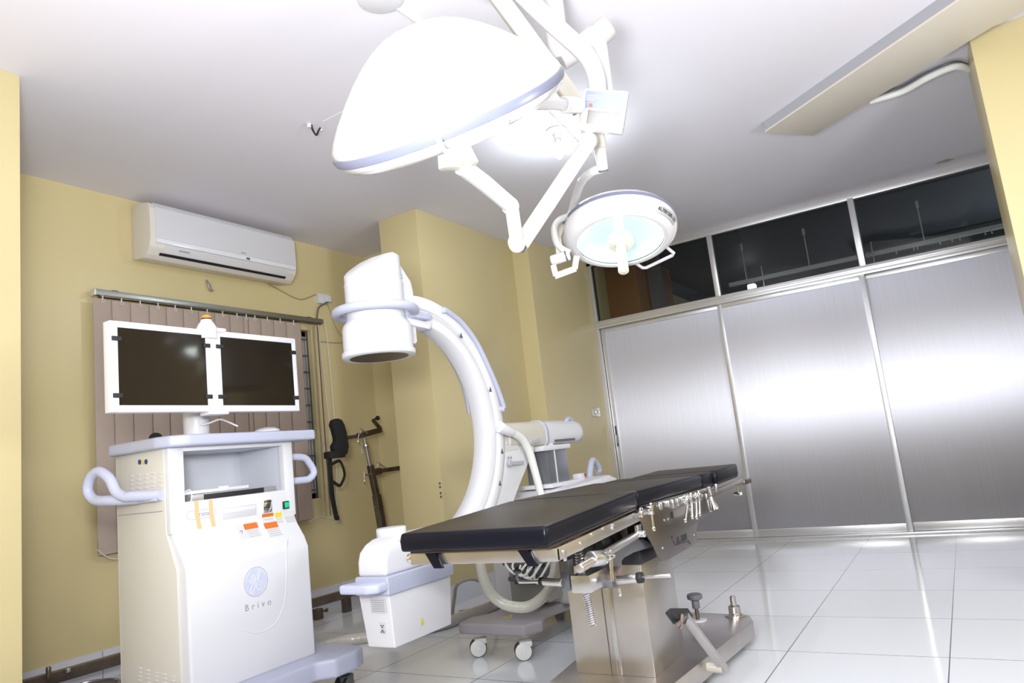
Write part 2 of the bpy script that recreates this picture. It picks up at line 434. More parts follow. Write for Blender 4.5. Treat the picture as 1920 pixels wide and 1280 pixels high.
for i in range(3):
    x0 = (XW+0.05, -1.742, -0.545)[i]; x1 = (-1.700, -0.503, 0.76)[i]
    yy = (YD+0.018, YD-0.012, YD+0.018)[i]
    d = MB(); st = 0.042
    d.box((x0, yy-0.018, 0.02), (x0+st, yy+0.018, Z1+0.005), 0.003).box((x1-st, yy-0.018, 0.02), (x1, yy+0.018, Z1+0.005), 0.003)
    d.box((x0+st, yy-0.017, 0.02), (x1-st, yy+0.017, 0.085), 0.003).box((x0+st, yy-0.017, Z1-0.035), (x1-st, yy+0.017, Z1+0.005), 0.003)
    do = struct('door_%d' % (i+1), d, alu)
    struct('panel', MB().box((x0+st-0.004, yy-0.006, 0.083), (x1-st+0.004, yy+0.006, Z1-0.033)), brushed_m, do)
    if i == 0:
        h = MB().box((x0+0.012, yy-0.0205, 0.93), (x0+0.032, yy-0.017, 1.13), 0.002)
        struct('handle', h, grey_dark, do)
        struct('handle_grip', MB().box((x0+0.018, yy-0.0225, 0.96), (x0+0.026, yy-0.02, 1.04), 0.001), alu, do)
wx = [XW+0.045, -1.739, -1.691, -0.524, -0.476, 1.26]
for i in range(3):
    a, b = wx[2*i], wx[2*i+1]
    f = MB()
    for (p, q) in (((a, YD-0.005, Z2), (b, YD+0.02, Z2+0.008)), ((a, YD-0.005, ZT-0.008), (b, YD+0.02, ZT)), ((a, YD-0.005, Z2), (a+0.008, YD+0.02, ZT)), ((b-0.008, YD-0.005, Z2), (b, YD+0.02, ZT))): f.box(p, q)
    wo = struct('window_%d' % (i+2), f, black)
    struct('pane', MB().box((a+0.006, YD+0.004, Z2+0.006), (b-0.006, YD+0.009, ZT-0.006)), pane_m, wo)

# dim room beyond the partition
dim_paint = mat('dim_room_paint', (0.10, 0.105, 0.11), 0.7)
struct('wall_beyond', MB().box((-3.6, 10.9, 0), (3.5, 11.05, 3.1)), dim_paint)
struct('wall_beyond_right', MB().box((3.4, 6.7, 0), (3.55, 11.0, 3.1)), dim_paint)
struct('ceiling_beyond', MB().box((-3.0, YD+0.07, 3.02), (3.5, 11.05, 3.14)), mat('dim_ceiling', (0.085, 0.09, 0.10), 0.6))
tag(obj('cupboard', MB().box((-2.98, 7.0, 0), (-2.63, 8.1, 2.9), 0.01), mat('orange_wood', (0.32, 0.13, 0.03), 0.5)), 'orange-brown wooden cupboard seen through the leftmost transom pane', 'cupboard')
struct('trim_3', MB().box((-2.62, 7.3, 0), (-2.50, 7.42, 2.98)), mat('dim_column', (0.16, 0.16, 0.17), 0.6))
t = thing('curtain_track', 'long white curtain track hung on thin rods behind the transom panes', 'curtain track', (-0.4, 8.2, 2.62))
tr_m = mat('track_white', (0.75, 0.75, 0.74), 0.5)
obj('rail', MB().box((-2.0, 8.18, 2.560), (3.3, 8.215, 2.605), 0.004), tr_m, t)
for x in (-1.80, -1.13, -0.04, 1.1): obj('rod', MB().cyl((x, 8.2, 2.60), (x, 8.2, 3.02), 0.006, 8).cyl((x, 8.2, 2.95), (x, 8.2, 3.02), 0.014, 10), tr_m, t)
for i in range(16):
    x = -0.3+0.12*i+0.05*math.sin(i*2.3)
    obj('hook', MB().box((x-0.006, 8.19, 2.530), (x+0.006, 8.205, 2.562)), tr_m, t)
t = thing('curtain_track', 'second thin curtain track farther back behind the middle transom pane', 'curtain track', (-1.0, 9.6, 2.6))
obj('rail', MB().box((-2.9, 9.58, 2.60), (1.0, 9.61, 2.63), 0.004), tr_m, t)
for x in (-1.9, -0.6): obj('rod', MB().cyl((x, 9.6, 2.62), (x, 9.6, 3.02), 0.006, 8), tr_m, t)
lb_ = Vector((-2.035, 9.5, 2.756))
t = thing('pendant_bulb', 'small lit bulb hanging in the dim room behind the middle transom pane', 'light bulb', lb_)
obj('cord', MB().cyl(lb_+Vector((0, 0, 0.07)), (lb_.x, lb_.y, 3.02), 0.006, 8), grey_dark, t)
obj('socket', MB().cyl(lb_+Vector((0, 0, 0.03)), lb_+Vector((0, 0, 0.08)), 0.03, 16, bev=0.004), grey_dark, t)
obj('bulb', MB().box(lb_-Vector((0.05, 0.04, 0.035)), lb_+Vector((0.05, 0.04, 0.035)), 0.018, 3), bulb_glow, t)
point('corridor_fill', (1.2, 9.0, 2.0), 34, (0.8, 0.9, 1.0), 0.05)  # added fill to brighten the room beyond, belongs to no fixture

# boxed-in duct under the ceiling on the right
e0 = Vector((-0.739, 4.535, 0)); du = Vector((0.792, -0.611, 0)).normalized(); dn = Vector((0.611, 0.792, 0)).normalized()
Ld = 2.55; wd = 0.385
corners = [e0, e0+du*Ld, e0+du*Ld+dn*(wd+0.03), e0+dn*wd]
dz = 0.072
t = thing('duct_casing', 'long cream boxed duct casing fixed diagonally under the ceiling', 'duct', e0+du*1.2+dn*0.2+Vector((0, 0, ZC-dz)))
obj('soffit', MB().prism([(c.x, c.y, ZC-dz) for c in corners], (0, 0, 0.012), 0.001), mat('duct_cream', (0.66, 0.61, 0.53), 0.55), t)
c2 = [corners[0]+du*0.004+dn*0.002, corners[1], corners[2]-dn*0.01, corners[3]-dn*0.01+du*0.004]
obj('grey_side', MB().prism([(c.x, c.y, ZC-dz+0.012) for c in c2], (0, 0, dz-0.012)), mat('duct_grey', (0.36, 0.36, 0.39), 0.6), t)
t = thing('pipe_bundle', 'white insulated pipe with a dark cable emerging behind the duct casing', 'pipe', (0.2, 4.9, ZC-0.05))
pp = [AZ(1630, 190, ZC-0.035), AZ(1690, 172, ZC-0.035), AZ(1740, 145, ZC-0.035), AZ(1790, 125, ZC-0.035), AZ(1822, 128, ZC-0.035)]
pp[-1] = Vector((0.356, pp[-1].y, pp[-1].z))
obj('white_pipe', MB().tube(pp, 0.02, 12), white_hose, t)
obj('dark_cable', MB().tube([p+Vector((-0.005, -0.028, 0.018)) for p in pp], 0.007, 8), grey_dark, t)

# ================================================================== ceiling fittings
def cfl(base, label, group=None):
    b = Vector(base)
    t = thing('light_bulb', label, 'light bulb', b, group)
    obj('holder', MB().lathe(b, (0, 0, -1), [(0.001, -0.001), (0.062, -0.001), (0.062, 0.012), (0.05, 0.02), (0.028, 0.03), (0.026, 0.055), (0.001, 0.055)], 32), white_shell, t)
    c = MB()
    for k in range(3):
        a = 2*PI*k/3
        x, y = 0.017*math.cos(a), 0.017*math.sin(a)
        c.tube([b+Vector((x, y, -0.09)), b+Vector((x*1.1, y*1.1, -0.16)), b+Vector((0, 0, -0.178)), b+Vector((-y*1.1, x*1.1, -0.16)), b+Vector((-y, x, -0.09))], 0.007, 8)
    obj('cap', MB().cyl(b+Vector((0, 0, -0.05)), b+Vector((0, 0, -0.095)), 0.022, 20, bev=0.004), white_shell, t)
    obj('glass_tubes', c, bulb_glow, t)
    return t
cb = AZ(1043, 243, ZC)
cfl(cb, 'lit bulb in a white ceiling holder between the two surgical lamps')
point('bulb_light', cb+Vector((0, 0, -0.22)), 12, (0.86, 0.95, 1.0), 0.045)
cd = MB().tube([AZ(1022, 205, ZC-0.006), AZ(1060, 243, ZC-0.006), AZ(1105, 290, ZC-0.006)], 0.007, 8, smooth=False)
tag(obj('cable_conduit', cd, white_hose), 'thin pale conduit running along the ceiling to the lit bulb holder', 'conduit')
rb = AZ(712, -6, ZC)
tag(obj('ceiling_rose', MB().lathe(rb, (0, 0, -1), [(0.001, -0.001), (0.095, -0.001), (0.093, 0.012), (0.08, 0.018), (0.001, 0.018)], 40), white_shell), 'round white cover plate on the ceiling at the top edge', 'cover plate')
tag(obj('cable_conduit', MB().tube([AZ(738, 10, ZC-0.006), AZ(802, 54, ZC-0.006)], 0.009, 8, smooth=False), white_hose), 'short pale conduit leading from the round ceiling plate to the large lamp', 'conduit')
hk = AZ(590, 238, ZC)
t = thing('cable_connector', 'small white connector with a looped black lead hanging from the ceiling', 'connector', hk)
obj('plug', MB().obox(AZ(580, 235, ZC-0.012), (R0, F_, (0, 0, 1)), (0.010, 0.008, 0.012), 0.002).obox(AZ(602, 243, ZC-0.02), (R0, F_, (0, 0, 1)), (0.008, 0.008, 0.008), 0.002), white_shell, t)
obj('lead', MB().tube([AZ(584, 234, ZC-0.01), AZ(586, 243, ZC-0.03), AZ(593, 253, ZC-0.045), AZ(597, 245, ZC-0.03), AZ(601, 239, ZC-0.015)], 0.005, 8), black, t)
tag(obj('string', MB().tube([AZ(605, 228, ZC-0.003), AZ(640, 210, ZC-0.003), AZ(700, 175, ZC-0.003)], 0.0025, 6, smooth=False), white_hose), 'thin white line stretched over the ceiling from the connector', 'line')
tag(obj('string', MB().tube([AZ(1014, 22, ZC-0.003), AZ(1060, -2, ZC-0.003)], 0.0035, 6, smooth=False), white_hose), 'thin white line on the ceiling behind the lamp arms', 'line')
sn = MB()
cst = AZ(1771, 302, ZC-0.0005)
sn.prism([cst+Vector((0.06*math.cos(a)*(1+0.2*math.sin(3*a)), 0.035*math.sin(a)*(1+0.3*math.cos(5*a)), 0)) for a in [2*PI*i/18 for i in range(18)]], (0, 0, 0.0004))
struct('trim_4', sn, mat('stain_paint', (0.50, 0.44, 0.33), 0.8))

# ================================================================== air conditioner
t = thing('air_conditioner', 'white split air conditioner mounted high on the window wall', 'air conditioner', (XL, 3.1, 2.40))
y0, y1 = 2.545, 3.70
def acp(y, pr): return [(XL+a, y, b) for a, b in pr]
pr = [(0, 2.44), (0, 2.735), (0.03, 2.765), (0.10, 2.775), (0.175, 2.755), (0.195, 2.72), (0.20, 2.53), (0.185, 2.47), (0.15, 2.43), (0.12, 2.41), (0.02, 2.42)]
obj('housing', MB().prism(acp(y0, pr), (0, y1-y0, 0), 0.004), mat('ac_side', (0.74, 0.70, 0.64), 0.4), t, 30)
fp = [(0.198, 2.53), (0.203, 2.53), (0.199, 2.728), (0.178, 2.762), (0.172, 2.757), (0.193, 2.722)]
obj('front_panel', MB().prism(acp(y0+0.035, fp), (0, y1-y0-0.05, 0), 0.001), white_shell, t)
obj('trim_strip', MB().prism(acp(y0+0.035, [(0.196, 2.528), (0.206, 2.528), (0.204, 2.498), (0.190, 2.496)]), (0, y1-y0-0.05, 0), 0.001), mat('ac_strip', (0.80, 0.82, 0.88), 0.15), t)
obj('flap', MB().prism(acp(y0+0.10, [(0.190, 2.490), (0.196, 2.490), (0.170, 2.446), (0.163, 2.447)]), (0, y1-y0-0.17, 0), 0.001), white_metal, t)
obj('outlet_slot', MB().prism(acp(y0+0.08, [(0.164, 2.446), (0.170, 2.444), (0.156, 2.431), (0.150, 2.432)]), (0, y1-y0-0.16, 0)), black, t)
obj('display', MB().box((XL+0.203, 3.245, 2.504), (XL+0.2065, 3.275, 2.518), 0.001), grey_dark, t)
obj('badge', MB().box((XL+0.2028, 3.205, 2.542), (XL+0.2038, 3.245, 2.549)), ink_grey, t)
obj('flap_mark', MB().prism([(XL+0.1895, 2.74, 2.470), (XL+0.1925, 2.74, 2.476), (XL+0.1935, 2.74, 2.4755), (XL+0.1905, 2.74, 2.4695)], (0, 0.075, 0)), ink_grey, t)
# power cable and socket
def onw(px, py, o=0.006): return AX(px, py, XL+o)
tag(obj('power_cable', MB().tube([onw(503, 532, .02), onw(520, 541), onw(548, 556), onw(566, 561), onw(582, 556), onw(592, 552)], 0.005, 8), mat('cable_olive', (0.38, 0.33, 0.20), 0.5)), 'thin cable drooping along the wall from the air conditioner to the socket', 'cable')
t = thing('wall_socket', 'white wall socket with a plug, above the right end of the blind', 'socket', onw(598, 560))
s0 = onw(592, 551, 0); s1 = onw(612, 572, 0)
obj('plate', MB().box((XL, s0.y, s1.z), (XL+0.035, s1.y, s0.z), 0.004), white_shell, t)
sm = (s0+s1)/2
obj('plug', MB().box((XL+0.035, sm.y-0.005, sm.z-0.03), (XL+0.075, sm.y+0.045, sm.z+0.022), 0.006), white_shell, t)
obj('plug_lead', MB().tube([(XL+0.06, sm.y+0.02, sm.z-0.03), onw(599, 575, .03), onw(595, 590, .02), onw(594, 605, .01)], 0.006, 8), grey_dark, t)
tag(obj('power_cable', MB().tube([onw(610, 560, .02), onw(618, 580), onw(624, 600), onw(634, 622), onw(645, 635), onw(640, 642), onw(618, 642), onw(602, 640)], 0.004, 8), mat('cable_olive', (0.38, 0.33, 0.20), 0.5)), 'thin cable looping down the wall behind the detector head', 'cable')
t = thing('wall_bracket', 'small metal clip hanging on the wall under the air conditioner', 'bracket', onw(393, 535))
obj('clip', MB().tube([onw(387, 525, .01), onw(389, 532, .02), onw(393, 543, .02), onw(399, 544, .02), onw(396, 534, .02), onw(390, 527, .01)], 0.006, 8), steel_bright, t)
obj('dark_tongue', MB().tube([onw(394, 531, .012), onw(397, 537, .012), onw(399, 543, .012)], 0.006, 6), grey_dark, t)

# ================================================================== vertical blind
xb = XL+0.055
t = thing('vertical_blind', 'beige vertical blind with fabric slats hanging from a metal head rail', 'blind', (XL+0.06, 3.1, 0.66))
ra, rz = AX(178, 550, xb), AX(600, 601, xb)
zr = 2.168
obj('head_rail', MB().box((xb-0.022, 2.272, zr-0.018), (xb+0.02, 4.055, zr+0.018), 0.004), mat('rail_metal', (0.40, 0.42, 0.40), 0.3, metal=0.8), t)
obj('rail_slot', MB().box((xb-0.016, 2.30, zr-0.026), (xb+0.014, 4.04, zr-0.017)), steel_dark, t)
obj('end_cap', MB().box((xb-0.025, 2.262, zr-0.022), (xb+0.023, 2.275, zr+0.02), 0.004), alu, t)
for yb in (2.40, 3.93): obj('clip', MB().box((xb-0.05, yb-0.02, zr+0.012), (xb+0.0, yb+0.02, zr+0.028), 0.003), steel_dark, t)
edges = [172, 208, 243, 278, 310, 342, 371, 401, 429, 455, 464, 487, 511, 535, 561]
ys = []
for e in edges: ys.append(AX(e, 556+(e-172)*0.125, xb).y)
zt_, zb_ = 2.128, 0.665
for i in range(len(ys)-1):
    a, b = ys[i], ys[i+1]
    wdt = b-a
    tw = 0.005
    s = MB(); n = 5; rings = []
    hem = 0.09
    pts = []
    for k in range(n+1):
        u = k/n
        pts.append((xb+0.004+tw*(1-2*u)+0.004*math.sin(PI*u), a+0.002+(wdt+0.009)*u))
    th = 0.0022
    sec = [(x, y) for x, y in pts]+[(x-th, y) for x, y in pts[::-1]]
    s.rings([[Vector((x, y, z)) for x, y in sec] for z in (zb_, zb_+0.03, 1.4, zt_-0.02, zt_)])
    o = obj('slat', s, fabric, t, 60)
    hm = MB()
    sec2 = [(x+0.0015, y) for x, y in pts]+[(x-th-0.0015, y) for x, y in pts[::-1]]
    hm.rings([[Vector((x, y, z)) for x, y in sec2] for z in (zb_-0.004, zb_+0.075)])
    obj('hem_pocket', hm, fabric, o, 60)
    c = (a+b)/2
    hk_ = MB().cyl((xb+0.012, c, zt_-0.002), (xb+0.012, c, zr-0.02), 0.004, 8).torus((xb+0.016, c, zt_-0.012), (1, 0, 0), 0.008, 0.002, 14, 6)
    obj('hook', hk_, white_shell, o)
# last slats pushed to the right end
for k, (yy, tw2) in enumerate(((3.955, 0.022), (4.0, 0.018))):
    s = MB(); z0 = zb_
    s.rings([[Vector((xb+0.035, yy-tw2, z)), Vector((xb-0.02, yy+tw2, z)), Vector((xb-0.022, yy+tw2, z)), Vector((xb+0.033, yy-tw2-0.003, z))] for z in (z0, zt_)])
    obj('slat', s, fabric, t, 60)
obj('bottom_chain', MB().tube([onw(182, 1030, .09), onw(205, 1046, .09), onw(232, 1047, .09)], 0.003, 6), white_shell, t)
obj('right_chain', MB().tube([onw(580, 978, .09), onw(603, 968, .07), onw(625, 973, .05), onw(632, 962, .05), onw(628, 800, .03), onw(612, 620, .03), (XL+0.05, 4.05, 2.15)], 0.0028, 6), white_shell, t)
obj('cord', MB().tube([(XL+0.05, 4.02, 2.15), onw(618, 790, .03), onw(620, 958, .04)], 0.0025, 6, smooth=False), white_shell, t)

# ================================================================== wall details near the partition
t = thing('switch_plate', 'small chromed switch plate on the yellow wall beside the steel partition', 'switch', AX(1115, 772, XW))
a = AX(1107, 764, XW); b = AX(1124, 781, XW)
obj('plate', MB().box((XW, a.y, b.z), (XW+0.012, b.y, a.z), 0.003), mat('switch_plate', (0.60, 0.57, 0.47), 0.2, metal=0.4), t)
obj('rocker', MB().cyl((XW+0.010, a.y*0.65+b.y*0.35, (a.z+b.z)/2), (XW+0.022, a.y*0.65+b.y*0.35, (a.z+b.z)/2), 0.017, 18, bev=0.003), chrome, t)
obj('rocker', MB().cyl((XW+0.010, a.y*0.25+b.y*0.75, (a.z+b.z)/2), (XW+0.020, a.y*0.25+b.y*0.75, (a.z+b.z)/2), 0.013, 18, bev=0.003), chrome, t)

# ================================================================== monitor cart
XF, XG, XK = -2.66, -2.58, -3.01       # upper front, lower front, back of the cart body
cy0, cy1 = 1.712, 2.338
ZB, ZT1 = 0.19, 1.128
t = thing('monitor_cart', 'white wheeled imaging workstation cart with two flat monitors on top', 'medical cart', (-2.8, 2.02, 0.0))
prof = [(XK, ZB), (XK, ZT1), (XF, ZT1), (XF, 0.80), (-2.645, 0.765), (-2.60, 0.70), (XG, 0.655), (XG, ZB)]
# front shell, built round the open niche
n0, n1, m0, m1 = 1.783, 2.281, 0.912, 1.111
shell = MB()
shell.prism([(-2.70, cy0+0.012, 0.80), (-2.70, cy0+0.012, ZB), (XG, cy0+0.012, ZB), (XG, cy0+0.012, 0.655), (-2.60, cy0+0.012, 0.70), (-2.645, cy0+0.012, 0.765), (XF, cy0+0.012, 0.80), (XF, cy0+0.012, m0), (-2.70, cy0+0.012, m0)], (0, cy1-cy0-0.024, 0), 0.011, 3)
shell.box((-2.70, cy0+0.004, 0.795), (XF+0.0006, n0, ZT1), 0.004).box((-2.70, n1, 0.795), (XF+0.0006, cy1-0.004, ZT1), 0.004).box((-2.70, n0-0.02, m1), (XF, n1+0.02, ZT1), 0.003)
body = obj('front_cover', shell, white_shell, t, 40)
sp = MB(); sp.prism([(XK, cy0, ZB), (XK, cy0, ZT1), (-2.685, cy0, ZT1), (-2.685, cy0, 0.80), (-2.625, cy0, 0.66), (-2.625, cy0, ZB)], (0, 0.014, 0), 0.002)
side = obj('side_panel', sp, side_cream, t)
sp = MB(); sp.prism([(XK, cy1-0.014, ZB), (XK, cy1-0.014, ZT1), (-2.685, cy1-0.014, ZT1), (-2.685, cy1-0.014, 0.80), (-2.625, cy1-0.014, 0.66), (-2.625, cy1-0.014, ZB)], (0, 0.014, 0), 0.002)
obj('side_panel', sp, side_cream, t)
obj('back_panel', MB().box((XK-0.012, cy0+0.003, ZB), (XK+0.002, cy1-0.003, ZT1)), side_cream, t)
obj('panel_seam', MB().box((XK+0.003, cy0-0.0012, 0.885), (-2.70, cy0+0.002, 0.888)), ink_grey, t)
# ventilation slots on the side, two blocks
v = MB()
for r in range(4):
    for c in range(5):
        p = AY(246+c*13.6, 917-r*8.2-c*1.6, cy0)
        v.box((p.x-0.013, cy0-0.0025, p.z-0.0022), (p.x+0.013, cy0+0.001, p.z+0.0022), 0.001)
obj('vent_slots', v, white_metal, side)
v = MB()
for r in range(5):
    for c in range(5):
        p = AY(262+c*15.5, 1252+r*7.5+c*4.0, cy0)
        v.box((p.x-0.013, cy0-0.0025, p.z-0.0022), (p.x+0.013, cy0+0.001, p.z+0.0022), 0.001)
obj('vent_slots', v, white_metal, side)
for k, (px, mm) in enumerate(((262, navy), (268, yellow), (274, navy))):
    p = AY(px, 866-0.3*k, cy0)
    d = MB()
    if k == 1: d.prism([(p.x-0.010, cy0-0.001, p.z-0.010), (p.x+0.010, cy0-0.001, p.z-0.010), (p.x, cy0-0.001, p.z+0.012)], (0, 0.002, 0))
    else: d.cyl((p.x, cy0-0.0012, p.z), (p.x, cy0+0.001, p.z), 0.0105, 20)
    obj('safety_sign', d, mm, side)
# niche interior
nb = MB()
nb.box((XK+0.04, n0-0.006, m0-0.01), (-2.69, n0, m1+0.01)).box((XK+0.04, n1, m0-0.01), (-2.69, n1+0.006, m1+0.01)).box((XK+0.036, n0-0.006, m0-0.01), (XK+0.042, n1+0.006, m1+0.01)).box((XK+0.04, n0-0.006, m1), (-2.69, n1+0.006, m1+0.01)).box((XK+0.04, n0-0.006, m0-0.012), (-2.69, n1+0.006, m0-0.004))
obj('niche_lining', nb, mat('niche_grey', (0.62, 0.64, 0.70), 0.45), t)
obj('device_tray', MB().box((-2.90, n0+0.03, m0-0.003), (-2.668, 2.235, m0+0.024), 0.003), mat('tray_grey', (0.42, 0.41, 0.42), 0.35, metal=0.5), t)
obj('tray_slot', MB().box((-2.70, n0+0.088, m0-0.0035), (-2.6672, 2.17, m0+0.0205), 0.001), black, t)
k = MB().box((-2.86, n0+0.012, m0+0.026), (-2.69, 2.11, m0+0.040), 0.004)
kb = obj('keyboard', k, white_metal, t)
obj('keyboard_badge', MB().box((-2.692, 1.955, m0+0.026), (-2.685, 2.005, m0+0.047), 0.003), white_shell, kb)
obj('keyboard_lead', MB().tube([(-2.69, n0+0.012, m0+0.035), (-2.675, n0+0.03, m0+0.045), (-2.668, n0+0.035, m0+0.02), (-2.67, n0+0.03, m0-0.002)], 0.0025, 6), white_shell, kb)
# things on the upper front
def fq(px0, py0, px1, py1, name, m, x=XF, th=0.0012, par=None):    # slightly raised plate on the front plane
    a, b = AX(px0, py0, x), AX(px1, py1, x)
    zc = (a.z+b.z)/2
    return obj(name, MB().box((x-0.001, min(a.y, b.y), min(a.z, b.z)), (x+th, max(a.y, b.y), max(a.z, b.z)), 0.0004), m, par or t)
E_ = 0.0015
d1 = AX(417, 952, XF); d2 = AX(481, 962, XF)
obj('disc_drive', MB().box((XF-0.001, d1.y, d2.z-0.006), (XF+0.0015, d2.y, d1.z-0.002), 0.001), mat('drive_face', (0.56, 0.56, 0.58), 0.4), t)
obj('drive_tray', MB().box((XF+0.001, d1.y+0.005, (d1.z+d2.z)/2-0.002), (XF+0.0026, d2.y-0.005, d1.z-0.006), 0.0008), white_shell, t)
a = AX(491, 938, XF); b = AX(508, 959, XF)
obj('key_switch', MB().box((XF, a.y, b.z), (XF+0.010, b.y, a.z), 0.003), chrome, t)
obj('key_slot', MB().cyl((XF+0.009, (a.y+b.y)/2, (a.z+b.z)/2), (XF+0.016, (a.y+b.y)/2, (a.z+b.z)/2), 0.010, 18, bev=0.002).box((XF+0.009, a.y+0.004, a.z-0.010), (XF+0.0125, b.y-0.004, a.z-0.005)), ink, t)
a = AX(529, 940, XF); b = AX(541, 953, XF)
bz = obj('power_button', MB().box((XF, a.y, b.z), (XF+0.008, b.y, a.z), 0.003), black, t)
obj('button_cap', MB().box((XF+0.006, a.y+0.006, b.z+0.005), (XF+0.013, b.y-0.004, a.z-0.005), 0.003), green, bz)
pr0 = AX(381, 963, XF)
text('model_word', 'Prime', 0.030, (XF+0.0006, pr0.y, pr0.z), (0, 1, 0), (0, 0, 1), ink_grey, t, 0.0004)
fr_ = MB()
pl = []
ya, yb_ = AX(350, 965, XF).y, AX(405, 965, XF).y
for i in range(29):
    a_ = 2*PI*i/28; q = math.cos(a_); pl.append((XF+0.0006, (ya+yb_)/2+(1 if q > 0 else -1)*((yb_-ya)/2-0.017)+0.017*q, pr0.z+0.017*math.sin(a_)))
obj('model_frame', MB().tube(pl, 0.0006, 5, smooth=False), ink_grey, t)
for (xa, ya_, xb_, yb2) in ((368, 938, 376, 993), (395, 937, 403, 991)):
    p0, p1 = AX(xa, ya_, XF), AX(xa+1, ya_+24, XF); p2 = AX(xb_-3, yb2-8, XF); p3 = AX(xb_-1, yb2, XF)
    obj('masking_tape_strip', strip([p0, p1, p2, p3], 0.018, (1, 0, 0), 0.0015), tape, t)
# warning labels on the upper front
def label(px0, py0, px1, py1, head, xo=XF, lines=3, side_pic=False):
    a, b = AX(px0, py0, xo), AX(px1, py1, xo)
    y0_, y1_ = a.y, b.y; z1_, z0_ = a.z, b.z
    # the front shell turns outwards below 0.80: follow it
    def fx_(z):
        if z >= 0.80: return XF
        if z >= 0.765: return XF+(0.80-z)/0.035*0.015
        if z >= 0.70: return -2.645+(0.765-z)/0.065*0.045
        return -2.60+(0.70-z)/0.045*0.02
    def patch(nm, ya, yb, zb, zt, m, lift, par):
        zz = [zb]+[q for q in (0.70, 0.765, 0.80) if zb < q < zt]+[zt]
        return obj(nm, MB().prism([(fx_(q)+lift, ya, q) for q in zz]+[(fx_(q)+lift+0.0008, ya, q) for q in zz[::-1]], (0, yb-ya, 0)), m, par)
    L = patch('warning_label', y0_, y1_, z0_, z1_, lab_white, 0.0002, t)
    hh = (z1_-z0_)*0.40
    patch('header_band', y0_+(0.35*(y1_-y0_) if side_pic else 0), y1_, z1_-hh, z1_, head, 0.0008, L)
    for i in range(lines):
        z = z1_-hh-(z1_-z0_-hh)*(i+0.7)/(lines+0.4)
        patch('print_line', y0_+(y1_-y0_)*(0.42 if side_pic else 0.08), y1_-(y1_-y0_)*0.08, z-0.0007, z+0.0007, ink_grey, 0.0008, L)
    if side_pic:
        zc = (z0_+z1_)/2; yc = y0_+0.17*(y1_-y0_)
        for dy, dz_ in ((-0.004, 0.004), (0.004, 0.004), (0, -0.003)): patch('radiation_sign', yc+dy-0.002, yc+dy+0.002, zc+dz_-0.002, zc+dz_+0.002, ink, 0.0008, L)
    return L
label(491, 964, 513, 976, lab_orange, lines=1)
label(515, 962, 529, 980, yellow, lines=2)
label(531, 960, 551, 978, lab_white, lines=4)
label(491, 981, 517, 1004, lab_orange, lines=4)
label(440, 985, 481, 1005, lab_orange, lines=4, side_pic=True)
# round emblem and word on the lower front
ec = AX(480, 1090, XG); x_ = XG
er = 0.058
em = obj('round_emblem', MB().cyl((x_-0.001, ec.y, ec.z), (x_+0.0008, ec.y, ec.z), er*0.93, 48), lilac_pale, t)
obj('emblem_ring', MB().torus((x_+0.0008, ec.y, ec.z), (1, 0, 0), er, 0.0008, 56, 6), ink_grey, em)
def sc(pts, wdt=0.0021):
    P = [Vector((x_+0.0012, ec.y+a*er, ec.z+b*er)) for a, b in pts]
    return MB().tube(P, wdt, 6, flat=0.4, up=(0, 0, 1))
obj('emblem_letter', sc([(-.52, .22), (-.50, .02), (-.36, -.04), (-.18, .12), (-.08, .36), (-.16, .50), (-.30, .36), (-.36, .12), (-.30, -.08), (-.12, .0), (.0, .26), (-.06, -.1), (-.14, -.42), (-.34, -.70), (-.50, -.62), (-.46, -.40), (-.22, -.12), (.06, .14)]), white_shell, em)
obj('emblem_letter', sc([(.08, .10), (.28, .34), (.40, .56), (.34, .70), (.20, .58), (.14, .32), (.24, .14), (.42, .16), (.22, .06), (.06, -.14), (.04, -.42), (.22, -.60), (.46, -.54), (.58, -.30), (.50, -.08), (.34, -.10), (.32, -.28), (.42, -.32)]), white_shell, em)
for k in range(4):
    a0 = math.radians(20+90*k)
    obj('emblem_swash', sc([(0.86*math.cos(a0+q*0.9), 0.86*math.sin(a0+q*0.9)) for q in (0, .25, .5, .75, 1)]+[(0.72*math.cos(a0+1.05), 0.72*math.sin(a0+1.05))], 0.0017), white_shell, em)
wc = AX(484, 1134, XG)
text('brand_word', 'Brivo', 0.036, (x_+0.0008, wc.y, wc.z), (0, 1, 0), (0, 0, 1), ink_grey, t, 0.0004, spacing=1.75)
# pressed U-shaped outline on the lower front
up_ = [AX(538, 1010, -2.585), AX(537, 1040, XG), AX(537, 1090, XG), AX(533, 1130, XG), AX(522, 1160, XG), AX(505, 1178, XG), AX(480, 1186, XG), AX(455, 1180, XG)]
obj('pressed_outline', MB().tube([p+Vector((-0.0062, 0, 0)) for p in up_], 0.0075, 10), white_shell, t)
# top slab
ts = MB()
q = [(-3.045, 1.70), (-3.06, 2.36), (-2.75, 2.43), (-2.60, 2.425), (-2.585, 2.41), (-2.585, 1.76), (-2.62, 1.70), (-2.68, 1.672), (-3.0, 1.672)]
ts.prism([(x, y, 1.128) for x, y in q], (0, 0, 0.045), 0.012, 3)
obj('top_slab', ts, lilac, t, 40)
